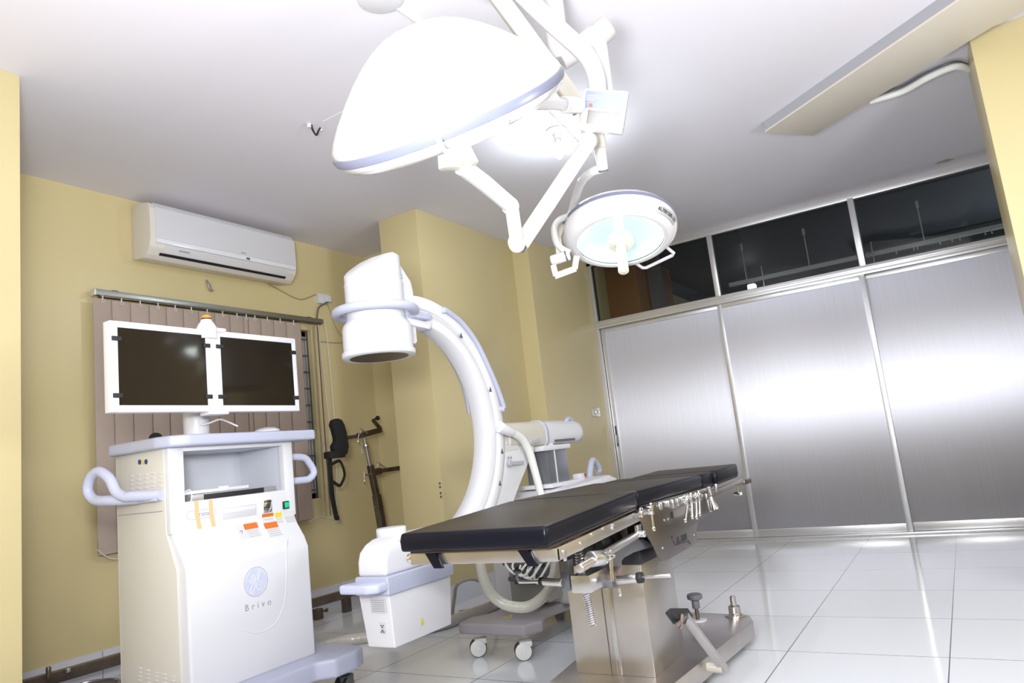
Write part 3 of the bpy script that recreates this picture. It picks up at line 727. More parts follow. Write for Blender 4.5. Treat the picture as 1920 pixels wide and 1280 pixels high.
# tube handles on both sides
pz = 0.945
hp = [AY(303, 928, cy0-0.004), AY(250, 930, cy0-0.05), AY(235, 931, cy0-0.06), AY(218, 922, cy0-0.07), AY(205, 897, cy0-0.075), AY(186, 884, cy0-0.08), AY(170, 895, cy0-0.085), AY(165, 920, cy0-0.085), AY(178, 937, cy0-0.08), AY(205, 938, cy0-0.07), AY(240, 936, cy0-0.04), AY(265, 934, cy0-0.012)]
obj('side_handle', MB().tube(hp, 0.0205, 16), lilac_pale, t)
obj('handle_mount', MB().box((AY(262, 930, cy0).x, cy0-0.03, AY(262, 936, cy0).z-0.015), (AY(303, 928, cy0).x, cy0+0.002, AY(303, 928, cy0).z+0.022), 0.012), lilac_pale, t)
hp = [AX(552, 856, -2.75), AX(566, 857, -2.75), AX(580, 868, -2.75), AX(588, 885, -2.75), AX(580, 897, -2.75), AX(566, 900, -2.75), AX(552, 901, -2.75)]
for p_ in (hp[0], hp[-1]): p_.y = cy1-0.004
obj('side_handle', MB().tube(hp, 0.017, 16), lilac_pale, t)
# wheeled foot
ft = MB()
q = [(-3.10, 1.60), (-3.10, 2.46), (-2.56, 2.50), (-2.44, 2.47), (-2.41, 2.40), (-2.41, 2.28), (-2.47, 2.22), (-2.47, 1.84), (-2.43, 1.78), (-2.43, 1.66), (-2.50, 1.60)]
ft.prism([(x, y, 0.115) for x, y in q], (0, 0, 0.078), 0.014, 3)
obj('wheeled_foot', ft, lilac, t, 40)
def caster(loc, par, R=0.045, fork=white_shell, tyre=black, ang=0.3, top=0.12):
    x, y = loc
    ax = Vector((math.cos(ang), math.sin(ang), 0)); pr_ = Vector((-ax.y, ax.x, 0))
    c = Vector((x, y, R))
    f = MB().cyl((x, y, top), (x, y, top-0.02), 0.022, 20, bev=0.003)
    f.obox(c+pr_*0.002+Vector((0, 0, R*0.72)), (pr_, ax, (0, 0, 1)), (R*0.75, 0.027, R*0.33), 0.010)
    o = obj('caster', f, fork, par)
    for sgn in (-1, 1):
        obj('wheel', MB().cyl(c+ax*sgn*0.010-pr_*0.012, c+ax*sgn*0.026-pr_*0.012, R, 28, bev=0.005), tyre, o)
        obj('hub_cap', MB().cyl(c+ax*sgn*0.024-pr_*0.012, c+ax*sgn*0.030-pr_*0.012, R*0.93, 28, bev=0.003).cyl(c+ax*sgn*0.029-pr_*0.012, c+ax*sgn*0.033-pr_*0.012, R*0.3, 20, bev=0.002), fork, o)
    return o
for lx, ly in ((-2.50, 2.41), (-2.50, 1.70), (-3.03, 2.39), (-3.03, 1.69)): caster((lx, ly), t, R=0.042, fork=grey_dark, top=0.118)
# monitors on their post
xm = -2.55
pc = AX(368, 790, -2.78)
obj('monitor_post', MB().cyl((-2.78, pc.y, 1.17), (-2.78, pc.y, 1.30), 0.052, 28, bev=0.004), white_shell, t)
obj('monitor_arm', MB().box((-2.79, pc.y-0.04, 1.30), (xm-0.04, pc.y+0.12, 1.36), 0.012), white_shell, t)
my = [1.437, 1.850, 1.868, 2.298]
mz0, mz1 = 1.256, 1.592
for k in range(2):
    a, b = my[2*k], my[2*k+1]
    fm = MB(); tk = 0.045
    lf = 0.030 if k == 0 else 0.030; rf = 0.022
    fm.box((xm-tk, a, mz0), (xm, a+lf, mz1), 0.005).box((xm-tk, b-rf, mz0), (xm, b, mz1), 0.005)
    fm.box((xm-tk, a+lf-0.01, mz0), (xm, b-rf+0.01, mz0+0.026), 0.004).box((xm-tk, a+lf-0.01, mz1-0.024), (xm, b-rf+0.01, mz1), 0.004)
    fm.box((xm-tk, a+0.01, mz0+0.01), (xm-0.02, b-0.01, mz1-0.01))
    mo = obj('monitor', fm, white_shell, t)
    sc_ = obj('screen', MB().box((xm-0.02, a+lf-0.003, mz0+0.023), (xm-0.004, b-rf+0.003, mz1-0.021)), screen_glass, mo)
    for zz in (mz0+0.052, mz1-0.075):
        for y_, s_ in ((a+0.004, 1), (b-0.001, -1)):
            if s_ > 0: obj('corner_clip', MB().box((xm-0.008, a+0.006, zz), (xm+0.003, a+lf+0.012, zz+0.017), 0.001), navy if False else black, mo)
            else: obj('corner_clip', MB().box((xm-0.008, b-rf-0.012, zz), (xm+0.003, b-0.003, zz+0.017), 0.001), black, mo)
hg = MB()
hg.box((xm-0.06, my[1]-0.012, mz1-0.006), (xm+0.008, my[2]+0.055, mz1+0.012), 0.006).box((xm-0.06, my[1]-0.022, mz0-0.012), (xm+0.008, my[2]+0.05, mz0+0.004), 0.006).box((xm-0.05, my[1]-0.004, mz0), (xm-0.004, my[2]+0.004, mz1))
obj('hinge_bracket', hg, white_shell, t)
lb = (xm-0.02, AX(393, 612, xm).y, mz1)
obj('lamp_base', MB().lathe(lb, (0, 0, 1), [(0.040, -0.035), (0.040, 0.012), (0.030, 0.03), (0.022, 0.040), (0.021, 0.046)], 28), white_shell, t)
lo = obj('warning_lamp', MB().lathe((lb[0], lb[1], mz1+0.044), (0, 0, 1), [(0.018, 0), (0.018, 0.009), (0.019, 0.010), (0.018, 0.018), (0.012, 0.022), (0.001, 0.023)], 24), orange, t)
obj('lamp_collar', MB().cyl((lb[0], lb[1], mz1+0.042), (lb[0], lb[1], mz1+0.052), 0.0192, 24), black, lo)
# things lying on the slab
ZS = 1.173
m_ = AX(500, 797, -2.70)
t = thing('computer_mouse', 'rounded white mouse on the grey top of the cart', 'mouse', (-2.70, m_.y, ZS))
obj('mouse_shell', MB().lathe((-2.70, m_.y, ZS+0.001), (0, 0, 1), [(0.052, 0), (0.058, 0.006), (0.054, 0.014), (0.036, 0.023), (0.001, 0.027)], 32), white_shell, t)
tag(obj('mouse_cable', MB().tube([AX(378, 797, -2.72), AX(395, 792, -2.7), AX(412, 786, -2.68), AX(428, 791, -2.68), AX(446, 799, -2.66)], 0.004, 8), white_shell), 'thin white cable looping over the grey cart top under the monitors', 'cable')
p = AX(291, 797, -3.00)
tag(obj('headset_pad', MB().lathe((-3.0, p.y, ZS+0.001), (0, 0, 1), [(0.026, 0), (0.028, 0.02), (0.024, 0.036), (0.012, 0.045), (0.001, 0.047)], 24), black_cloth), 'small round black pad standing behind the cart top, left of the monitor post', 'pad')

# ================================================================== mobile C-arm
xn, xf = -2.03, -2.13
cyc, czc, RO, RI = 2.565, 1.11, 0.606, 0.478
t = thing('mobile_c_arm', 'white mobile x-ray C-arm with a round detector head above the table', 'x-ray machine', (-2.08, 3.6, 0.0))
def arc_ring(x0, x1, r0, r1, a0, a1, n=64):
    m_ = MB(); rings = []
    for i in range(n+1):
        a = math.radians(a0+(a1-a0)*i/n); c, s_ = math.cos(a), math.sin(a)
        b_ = 0.006
        rings.append([Vector((x, cyc+r*c, czc+r*s_)) for x, r in ((x0, r0+b_), (x0, r1-b_), (x0+(-b_ if x0 > x1 else b_), r1), (x1+(b_ if x0 > x1 else -b_), r1), (x1, r1-b_), (x1, r0+b_), (x1+(b_ if x0 > x1 else -b_), r0), (x0+(-b_ if x0 > x1 else b_), r0))])
    return m_.rings(rings)
arc = obj('c_arc', arc_ring(xn, xf, RI, RO-0.012, -98, 97), white_shell, t, 50)
obj('arc_rim', arc_ring(xn+0.012, xn-0.02, RO-0.062, RO, -96, 95), white_metal, arc, 50)
obj('arc_groove', arc_ring(xn+0.0022, xn-0.004, RO-0.083, RO-0.068, -95, 92), mat('groove_grey', (0.55, 0.54, 0.56), 0.5), arc, 50)
obj('arc_rim', arc_ring(xf+0.02, xf-0.012, RO-0.062, RO, -96, 95), white_metal, arc, 50)
for px, py in ((864, 629), (919, 730), (941, 846), (937, 906)):
    p = AX(px, py, xn+0.0125)
    obj('angle_marker', MB().prism([p+Vector((0, -0.012, -0.010)), p+Vector((0, 0.014, -0.012)), p+Vector((0, 0.004, 0.016))], (0.0008, 0, 0)), grey_dark, arc)
# grab rails on both sides of the arc
rp = [AX(a, b, xn+0.02) for a, b in ((836, 581), (865, 604), (893, 641), (916, 688), (934, 731), (945, 764))]
rl = obj('grab_rail', MB().tube(rp, 0.0125, 12), lilac, t)
obj('rail_mount', MB().cyl(AX(819, 585, xn-0.01)-Vector((0, 0, 0)), rp[0], 0.017, 18, bev=0.004), lilac, rl)
obj('rail_mount', MB().cyl(AX(930, 767, xn-0.01), rp[-1]+Vector((0, 0, -0.008)), 0.017, 18, bev=0.004), lilac, rl)
rp = [AX(a, b, xf-0.02) for a, b in ((790, 618), (815, 636), (838, 663), (858, 697), (872, 733), (880, 775))]
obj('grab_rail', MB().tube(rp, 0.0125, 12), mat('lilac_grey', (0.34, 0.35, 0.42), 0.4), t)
# detector head
dx, dy = -2.09, 2.345
hd = MB().lathe((dx, dy, 0), (0, 0, 1), [(0.128, 1.428), (0.150, 1.428), (0.157, 1.433), (0.158, 1.452), (0.150, 1.458), (0.149, 1.462), (0.149, 1.555), (0.143, 1.572), (0.128, 1.590), (0.126, 1.60), (0.126, 1.745), (0.1275, 1.747), (0.1275, 1.752), (0.126, 1.754)], 64)
dh = obj('detector_housing', hd, white_shell, t, 40)
top = MB()
# slanted cap: cylinder cut by an inclined plane and a small crown
n = 64; r1 = 0.124
def capz(x, y):
    return 1.882-0.75*max(0, -y+0.01)-0.12*max(0, -x)
rg = []
for f, zz in ((1, None), (1, 0), (0.93, 0.006), (0.6, 0.012), (0.001, 0.014)):
    ring = []
    for j in range(n):
        a = 2*PI*j/n; x, y = r1*f*math.cos(a), r1*f*math.sin(a)
        z = 1.753 if zz is None else capz(x*0.9, y*0.9)-0.012+zz
        ring.append(Vector((dx+x, dy+y, z)))
    rg.append(ring)
top.rings(rg)
obj('detector_cap', top, white_shell, dh, 25)
obj('detector_face', MB().cyl((dx, dy, 1.4275), (dx, dy, 1.435), 0.126, 56), mat('detector_window', (0.035, 0.028, 0.022), 0.35), dh)
blk = MB()
bp_ = [AX(a, b, xn+0.005) for a, b in ((735, 478), (741, 481), (771, 528), (775, 545), (783, 640), (780, 645), (764, 640), (745, 600))]
blk.prism(bp_, (-0.115, 0, 0), 0.008)
ob = obj('carriage_block', blk, white_shell, t, 30)
p = AX(747, 517, xn+0.0065)
obj('badge_line', MB().box((p.x-0.001, p.y-0.012, p.z+0.017), (p.x, p.y+0.022, p.z+0.0185)), mat('teal_ink', (0.10, 0.42, 0.36), 0.5), ob)
text('badge', 'OEC', 0.026, (xn+0.0060, p.y+0.005, p.z), (0, 1, 0), (0, 0, 1), mat('teal_ink', (0.1, 0.4, 0.35), 0.5), ob, 0.0006)
rgx = []
for i in range(49):
    a = math.radians(-148+296*i/48)
    rgx.append(Vector((dx+0.168*math.sin(a), dy-0.172*math.cos(a)+0.0, 1.628)))
rgx = [rgx[0]+Vector((-0.0, 0.05, -0.004))]+rgx+[rgx[-1]+Vector((0.0, 0.05, -0.004))]
obj('ring_handle', MB().tube(rgx, 0.0195, 14, smooth=False), lilac, t)
obj('handle_socket', MB().box((xn-0.005, dy+0.135, 1.600), (xn+0.045, dy+0.26, 1.635), 0.012), lilac, t)
obj('handle_socket', MB().box((xf-0.065, dy+0.135, 1.600), (xf-0.01, dy+0.26, 1.635), 0.012), lilac, t)
obj('lower_yoke', MB().prism([(xn+0.02, dy+0.10, 1.572), (xn+0.02, dy+0.275, 1.562), (xn+0.02, dy+0.29, 1.598), (xn+0.02, dy+0.12, 1.604)], (-0.13, 0, 0), 0.008), white_shell, t)
# x-ray tube housing
bx0, bx1 = -2.13, -1.99
ty0, ty1 = 2.185, 2.545
ub = MB()
a_ = [(bx0, ty0, 0.275), (bx1, ty0, 0.275), (bx1, ty1, 0.275), (bx0, ty1, 0.275)]
b_ = [(bx0-0.012, ty0-0.02, 0.475), (bx1+0.004, ty0-0.015, 0.475), (bx1+0.004, ty1+0.02, 0.475), (bx0-0.012, ty1+0.02, 0.475)]
ub.rings([[Vector(p) for p in a_], [Vector(p) for p in b_]])
ub._bev([e for e in ub.bm.edges], 0.008, 3)
tb = obj('tube_box', ub, white_shell, t, 30)
obj('tube_band', MB().box((bx0-0.02, ty0-0.028, 0.472), (bx1+0.014, ty1+0.035, 0.545), 0.012, 3), lilac, t)
gp = MB()
gp.prism([(bx0-0.035, ty0-0.10, 0.492), (bx1-0.03, ty0-0.105, 0.492), (bx1+0.010, ty0-0.08, 0.492), (bx1+0.012, ty0-0.02, 0.492), (bx0-0.02, ty0-0.02, 0.492), (bx0-0.040, ty0-0.06, 0.492)], (0, 0, 0.035), 0.012, 3)
obj('tube_grip', gp, lilac_pale, t, 40)
dm = MB(); rings = []
for z, y0_, y1_ in ((0.543, ty0-0.02, ty1+0.03), (0.60, ty0-0.018, ty1+0.03), (0.635, ty0-0.005, ty1+0.03), (0.662, ty0+0.022, ty1+0.03), (0.678, ty0+0.055, ty1+0.03), (0.682, ty0+0.10, ty1+0.03)):
    w_ = 0.0 if z < 0.65 else (z-0.65)*0.6
    rings.append([Vector((bx0-0.008+w_, y0_, z)), Vector((bx1-w_, y0_, z)), Vector((bx1-w_, y1_, z)), Vector((bx0-0.008+w_, y1_, z))])
dm.rings(rings)
dm._bev([e for e in dm.bm.edges if len(e.link_faces) == 2 and e.calc_face_angle(0) > 1.0], 0.018, 4)
obj('tube_dome', dm, white_shell, t, 40)
obj('collimator_cap', MB().cyl((dx-0.01, dy-0.005, 0.675), (dx-0.01, dy-0.005, 0.712), 0.062, 40, bev=0.006), white_shell, t)
def sticker(px, py, wd_, hg_, m, name='sticker', x=None, par=None, tri=False):
    p = AX(px, py, bx1+0.001)
    mb = MB()
    if tri: mb.prism([p+Vector((0.0014, -wd_/2, -hg_/2)), p+Vector((0.0014, wd_/2, -hg_/2)), p+Vector((0.0014, 0, hg_/2))], (0.0008, 0, 0))
    else: mb.box(p-Vector((0.001, wd_/2, hg_/2)), p+Vector((0.0012, wd_/2, hg_/2)))
    return obj(name, mb, m, par or tb)
s_ = sticker(791, 1165, 0.028, 0.032, lab_white); sticker(791, 1165, 0.022, 0.022, yellow, 'hazard_sign', tri=True, par=s_)
p = AY(712, 1133, ty0-0.012)
s_ = obj('rating_plate', MB().prism([(p.x-0.045, ty0-0.0165, p.z+0.025), (p.x+0.035, ty0-0.0165, p.z+0.025), (p.x+0.035, ty0-0.0135, p.z-0.03), (p.x-0.045, ty0-0.0135, p.z-0.03)], (0, -0.0012, 0)), lab_white, tb)
for i in range(6): obj('print_line', MB().box((p.x-0.038, ty0-0.0188, p.z+0.016-0.008*i), (p.x+0.028, ty0-0.0175, p.z+0.0175-0.008*i)), ink_grey, s_)
p = AY(718, 1178, ty0-0.006)
s_ = obj('radiation_label', MB().prism([(p.x-0.014, ty0-0.0088, p.z+0.022), (p.x+0.014, ty0-0.0088, p.z+0.022), (p.x+0.014, ty0-0.0052, p.z-0.02), (p.x-0.014, ty0-0.0052, p.z-0.02)], (0, -0.0012, 0)), lab_white, tb)
for a, b in ((-.005, .012), (.005, .012), (0, .005), (0, -.006), (-.006, -.012), (.006, -.012)): obj('radiation_sign', MB().box((p.x+a-0.003, ty0-0.0102, p.z+b-0.002), (p.x+a+0.003, ty0-0.0085, p.z+b+0.002)), ink, s_)
# arm, column, carriage
br = [AX(a, b, xn+0.004) for a, b in ((934, 806), (950, 800), (975, 806), (992, 822), (1003, 840), (992, 866), (976, 905), (962, 943), (950, 975), (925, 1000), (905, 1005), (930, 950), (942, 880))]
gb = obj('arc_bracket', MB().prism(br, (-0.11, 0, 0), 0.006), white_metal, t)
q = AX(968, 828, xn+0.006)
obj('bracket_recess', MB().prism([AX(a, b, xn+0.005) for a, b in ((945, 815), (975, 820), (970, 842), (946, 846))], (0.002, 0, 0)), mat('recess_grey', (0.62, 0.61, 0.60), 0.5), gb)
for a, b in ((950, 831), (965, 828)):
    p = AX(a, b, xn+0.006); obj('bolt', MB().cyl(p, p+Vector((0.006, 0, 0)), 0.008, 14, bev=0.002), cream_metal, gb)
def lever(a, b, par):
    p0, p1 = AX(*a, xn+0.008), AX(*b, xn+0.02)
    o = obj('brake_lever', MB().cyl(p0, p0+Vector((0.018, 0, 0)), 0.016, 20, bev=0.003), mat('lever_grey', (0.40, 0.41, 0.45), 0.35), par)
    obj('lever_blade', MB().rtube([p0+Vector((0.014, 0, 0)), p1], 0.006, 0.010, (0, 0, 1)), MATS['lever_grey'], o)
    pc_ = p0+Vector((-0.001, 0.02, 0.028))
    s2 = obj('lever_label', MB().box(pc_-Vector((0, 0.022, 0.012)), pc_+Vector((0.001, 0.022, 0.012))), lab_white, o)
    for dy_ in (-0.012, 0.012): obj('lock_sign', MB().box(pc_+Vector((0.0005, dy_-0.003, -0.004)), pc_+Vector((0.0018, dy_+0.003, 0.005))), ink, s2)
lever((953, 869), (981, 867), gb)
ca = AX(972, 813, -2.08); ce = AX(1078, 803, -2.08); az_ = 1.055
def armsec(y, w_, h_, zc=az_):
    return [Vector((-2.08+w_*math.copysign(abs(math.cos(a))**0.7, math.cos(a)), y, zc+h_*(math.copysign(abs(math.sin(a))**(0.9 if math.sin(a) > 0 else 0.45), math.sin(a))))) for a in [2*PI*i/40 for i in range(40)]]
a1 = MB().rings([armsec(y, w_, h_) for y, w_, h_ in ((3.20, 0.050, 0.050), (3.215, 0.066, 0.068), (3.59, 0.070, 0.072))])
arm = obj('cross_arm', a1, cream_metal, t, 40)
obj('arm_collar', MB().rings([armsec(y, w_, h_) for y, w_, h_ in ((3.585, 0.072, 0.074), (3.587, 0.076, 0.078), (3.612, 0.076, 0.078), (3.614, 0.072, 0.074))]), lilac, arm, 40)
obj('arm_tail', MB().rings([armsec(y, w_, h_) for y, w_, h_ in ((3.61, 0.071, 0.073), (4.00, 0.070, 0.070), (4.06, 0.066, 0.064), (4.085, 0.050, 0.048))]), white_metal, arm, 40)
obj('arm_scale', MB().box((-2.012, 3.68, 1.000), (-2.0075, 3.93, 1.013)), grey_dark, arm)
hp = [AX(1062, 800, -2.05), AX(1061, 791, -2.05), AX(1067, 785, -2.05), AX(1075, 795, -2.05), AX(1079, 815, -2.05)]
obj('arm_handle', MB().tube(hp, 0.014, 14), lilac, t)
lever((993, 830), (1012, 825), arm)
obj('column_cap', MB().box((-2.16, 3.50, 0.955), (-1.99, 3.83, 0.985), 0.01).cyl((-2.08, 3.66, 0.98), (-2.08, 3.66, 1.0), 0.06, 32), white_metal, t)
col_ = obj('lift_column', MB().box((-2.145, 3.56, 0.70), (-2.005, 3.795, 0.957), 0.004), mat('column_steel', (0.20, 0.205, 0.235), 0.3, metal=0.5), t)
obj('column_trim', MB().box((-2.004, 3.64, 0.72), (-2.0, 3.648, 0.955)), white_metal, col_)
cb_ = MB()
cb_.prism([(-2.36, 3.42, 0.16), (-2.36, 3.42, 0.70), (-2.36, 3.50, 0.745), (-2.36, 3.9, 0.765), (-2.36, 4.05, 0.775), (-2.36, 4.14, 0.75), (-2.36, 4.20, 0.66), (-2.36, 4.20, 0.16)], (0.50, 0, 0), 0.03, 4)
car = obj('carriage_body', cb_, white_shell, t, 40)
obj('body_plate', MB().box((-2.18, 3.50, 0.752), (-1.96, 3.90, 0.775), 0.006), white_metal, car)
base = AX(1104, 895, -2.02)
hh = [AX(a, b, base.x) for a, b in ((1105, 896), (1107, 875), (1111, 863), (1118, 868), (1124, 880), (1121, 887))]
obj('push_handle', MB().tube(hh, [0.022, 0.015], 14), lilac, t)
kx = AX(1087, 898, base.x)
st_ = obj('emergency_stop', MB().box(kx-Vector((0.03, 0.035, 0.02)), kx+Vector((0.03, 0.035, 0.035)), 0.012), white_shell, t)
obj('stop_mark', MB().prism([kx+Vector((0.031, 0.002, 0.03)), kx+Vector((0.031, 0.030, 0.03)), kx+Vector((0.031, 0.020, 0.0))], (0.001, 0, 0)), red, st_)
# strain relief and the bending hose over the bracket
h0, h1 = AX(935, 800, xn+0.02), AX(961, 811, xn+0.035)
obj('hose_clamp', MB().cyl(h0, h1, 0.030, 24, r2=0.025, bev=0.004), white_metal, t)
obj('bend_hose', MB().tube([h1, AX(978, 822, xn+0.035), AX(992, 845, xn+0.035), AX(1002, 880, xn+0.03), AX(1011, 915, xn+0.03), AX(1018, 950, xn+0.03), AX(1020, 990, xn)], 0.021, 16), white_hose, t)
# chassis, front leg and castors
obj('chassis', MB().prism([(-2.45, 3.75, 0.13), (-2.20, 3.62, 0.13), (-1.80, 3.62, 0.13), (-1.70, 3.80, 0.13), (-1.74, 4.26, 0.13), (-2.45, 4.26, 0.13)], (0, 0, 0.06), 0.012, 3), grey_cover, t, 40)
lg = MB()
lq = [(-2.285, 2.97), (-1.90, 2.96), (-1.855, 3.06), (-1.90, 3.16), (-1.955, 3.20), (-1.965, 3.30), (-1.90, 3.70), (-2.25, 3.75), (-2.16, 3.30), (-2.24, 3.18), (-2.30, 3.10)]
lg.prism([(x, y, 0.118) for x, y in lq], (0, 0, 0.052), 0.014, 3)
leg_ = obj('front_leg', lg, grey_cover, t, 40)
obj('foot_warning', MB().prism([(-2.10, 3.09, 0.1705), (-2.05, 3.09, 0.1705), (-2.075, 3.15, 0.1705)], (0, 0, 0.001)), yellow, leg_)
obj('foot_warning_mark', MB().box((-2.085, 3.103, 0.1716), (-2.065, 3.108, 0.1722)).box((-2.08, 3.115, 0.1716), (-2.07, 3.12, 0.1722)), ink, leg_)
for lx, ly in ((-2.215, 3.045), (-1.945, 3.03)): caster((lx, ly), t, R=0.042, fork=mat('caster_white', (0.66, 0.67, 0.66), 0.4), ang=-0.95, top=0.122)
for lx, ly in ((-2.38, 4.16), (-1.82, 4.16)): caster((lx, ly), t, R=0.05, fork=MATS['caster_white'], top=0.135)
# mechanism and cable bunch at the foot of the column
mc = obj('connector_box', MB().box((-2.16, 3.28, 0.20), (-1.93, 3.45, 0.46), 0.01), mat('mech_grey', (0.30, 0.30, 0.28), 0.5), t)
obj('mechanism', MB().box((-2.10, 3.23, 0.30), (-1.90, 3.30, 0.38), 0.006).box((-2.14, 3.2, 0.40), (-1.92, 3.28, 0.42), 0.004).cyl((-2.12, 3.22, 0.33), (-1.88, 3.22, 0.33), 0.012, 14), grey_dark, mc)
for k in range(5):
    x0 = -2.12+0.04*k
    obj('thin_cable', MB().tube([(x0, 3.30, 0.45), (x0+0.02, 3.17, 0.42-0.02*k), (x0+0.10, 3.14, 0.37-0.01*k), (x0+0.16, 3.2, 0.44)], 0.006, 8), white_hose, mc)

# hoses between the carts
tag(obj('cable_hose', MB().tube([AD(898, 1000, 3.25), AD(901, 1060, 3.25), AD(915, 1105, 3.22), AD(945, 1132, 3.2), AD(985, 1138, 3.18), AD(1015, 1122, 3.18), AD(1035, 1095, 3.2), AD(1044, 1050, 3.25), AD(1050, 1005, 3.3)], 0.024, 14), hose_mat), 'thick plastic-wrapped hose hanging in a loop under the near end of the table', 'hose')
fl = [AZ(560, 1222, 0.03), AZ(600, 1212, 0.03), AZ(650, 1200, 0.03), AZ(705, 1192, 0.03), AZ(760, 1185, 0.03), AZ(830, 1170, 0.03), AZ(870, 1155, 0.03), AZ(920, 1137, 0.03), AZ(960, 1115, 0.03), AZ(1000, 1108, 0.03)]
tag(obj('floor_cable', MB().tube(fl, 0.034, 12), hose_floor), 'thick plastic-wrapped cable lying on the floor between the two machines', 'cable')
cl = [AZ(848, 1150, 0.02), AZ(852, 1120, 0.13), AZ(858, 1095, 0.22), AZ(885, 1085, 0.24), AZ(915, 1098, 0.18), AZ(925, 1120, 0.08), AZ(905, 1140, 0.02), AZ(862, 1146, 0.012)]
tag(obj('looped_cable', MB().tube(cl, 0.011, 10), mat('cable_tan', (0.40, 0.38, 0.33), 0.4)), 'tan cable standing in a loop on the floor behind the x-ray tube', 'cable')
p0, p1 = AX(984, 1052, -3.0), AX(926, 1134, -3.0)
tag(obj('leaning_pole', MB().tube([AZ(926, 1134, 0.013), AY(984, 1050, AZ(926, 1134, 0.013).y+0.02)], 0.013, 12), mat('pole_grey', (0.42, 0.42, 0.40), 0.4, metal=0.4)), 'grey metal pole leaning diagonally behind the front leg of the C-arm', 'pole')

# ================================================================== operating table
t = thing('operating_table', 'long operating table with black padded sections on a stainless steel column', 'operating table', (-1.30, 2.75, 0.0))
tx0, tx1 = -1.585, -1.045
def cushion(y0, y1, z0, z1, th=0.058, xa=tx0, xb=tx1):
    m_ = MB(); b = 0.013
    m_.prism([(xa, y0, z0-th), (xa, y0-0.004, z0-th*0.4), (xa, y0+0.004, z0), (xa, y1-0.004, z1), (xa, y1, z1-th*0.5), (xa, y1-0.003, z1-th)], (xb-xa, 0, 0), b, 3)
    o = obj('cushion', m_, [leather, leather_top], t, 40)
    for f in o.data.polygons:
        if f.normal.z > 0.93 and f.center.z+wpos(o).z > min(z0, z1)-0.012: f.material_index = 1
    return o
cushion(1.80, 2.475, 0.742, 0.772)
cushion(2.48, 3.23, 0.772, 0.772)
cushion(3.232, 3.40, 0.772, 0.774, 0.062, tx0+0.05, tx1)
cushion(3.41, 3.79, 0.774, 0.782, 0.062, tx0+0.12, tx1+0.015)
# boards under the cushions
obj('board', MB().prism([(tx0+0.02, 1.825, 0.676), (tx0+0.02, 2.47, 0.708), (tx0+0.02, 2.47, 0.714), (tx0+0.02, 1.825, 0.684)], (tx1-tx0-0.03, 0, 0)), mat('brown_board', (0.05, 0.03, 0.025), 0.5), t)
obj('board', MB().box((tx0+0.02, 2.48, 0.700), (tx1-0.01, 3.40, 0.714)), MATS['brown_board'], t)
obj('board', MB().prism([(tx0+0.14, 3.41, 0.702), (tx0+0.14, 3.85, 0.712), (tx0+0.14, 3.85, 0.718), (tx0+0.14, 3.41, 0.712)], (tx1-tx0-0.15, 0, 0)), MATS['brown_board'], t)
# leg section frame
lf = MB()
lf.prism([(-1.585, 1.845, 0.637), (-1.585, 1.845, 0.674), (-1.046, 1.845, 0.674), (-1.046, 1.845, 0.637)], (0, 0.018, 0), 0.003)
for xx in (-1.585, -1.058): lf.prism([(xx, 1.85, 0.637), (xx, 2.49, 0.668), (xx, 2.50, 0.704), (xx, 1.85, 0.674)], (0.012, 0, 0), 0.002)
fo = obj('leg_frame', lf, steel, t)
for (px, py) in ((1058, 1041),): 
    p = AX(px, py, -1.045); obj('frame_tab', MB().box(p-Vector((0.002, 0.007, 0.016)), p+Vector((0.005, 0.007, 0.016)), 0.003), steel_bright, fo)
for px, py in ((1088, 1018), (1109, 1001), (1130, 990), (1148, 990), (1148, 984)):
    p = AX(px, py, -1.046); obj('screw', MB().cyl(p, p+Vector((0.004, 0, 0)), 0.006, 12, bev=0.001), chrome, fo)
obj('side_knob', MB().cyl((-1.590, 1.87, 0.655), (-1.612, 1.87, 0.655), 0.016, 18, bev=0.003), chrome, fo)
# cushion straps hooked over the front rail
for pxa, pxb in ((792, 812), (964, 985)):
    pa, pb = AY(pxa, 1030, 1.84), AY(pxb, 1030, 1.84)
    q0 = Vector((pa.x+0.01, 1.828, 0.686)); q1 = Vector((pb.x+0.01, 1.828, 0.686)); dd = Vector((0.03, 0.0, -0.058))
    obj('cushion_strap', MB().prism([q0, q1, q1+dd, q0+dd+Vector((0.008, 0, 0))], (0, 0.012, 0), 0.003), leather, t)
# shaped side plates
outl = [(385, 590), (402, 562), (700, 475), (1205, 340), (1235, 395), (1247, 500), (1264, 600), (1250, 645), (1185, 690), (1100, 745), (1072, 800), (1062, 870), (1080, 1010), (900, 1110), (700, 1222), (652, 1228), (620, 1195), (560, 1050), (500, 950), (440, 870), (400, 740)]
P = [AX(1140+a/6.4, 860+b/6.4, -1.042) for a, b in outl]
sp = obj('side_plate', MB().prism(P, (-0.008, 0, 0), 0.002), mat('plate_steel', (0.27, 0.24, 0.225), 0.3, metal=0.95, bump=(5, 0.05), noise=(7, 0.4, (0.20, 0.175, 0.16))), t)  # darker than the other plate: reflection of the dark surroundings put into its colour
obj('side_plate', MB().prism([Vector((-1.595, p.y, p.z)) for p in P], (0.008, 0, 0), 0.002), steel, t)
c = AX(1278, 1010, -1.0415)
text('model_plate_text', 'XL-3000', 0.036, (-1.0415, c.y, c.z), (0, 1, 0), (0, 0, 1), ink, sp, 0.0005, bold=0.0004)
ul = [AX(a, b, -1.0412) for a, b in ((1262, 1012), (1267, 1022), (1291, 1013), (1295, 1020))]
obj('text_underline', MB().tube(ul, 0.0014, 6, smooth=False), ink, sp)
p = AX(1260, 1007, -1.0412); obj('index_dot', MB().cyl(p, p+Vector((0.001, 0, 0)), 0.006, 14), ink, sp)
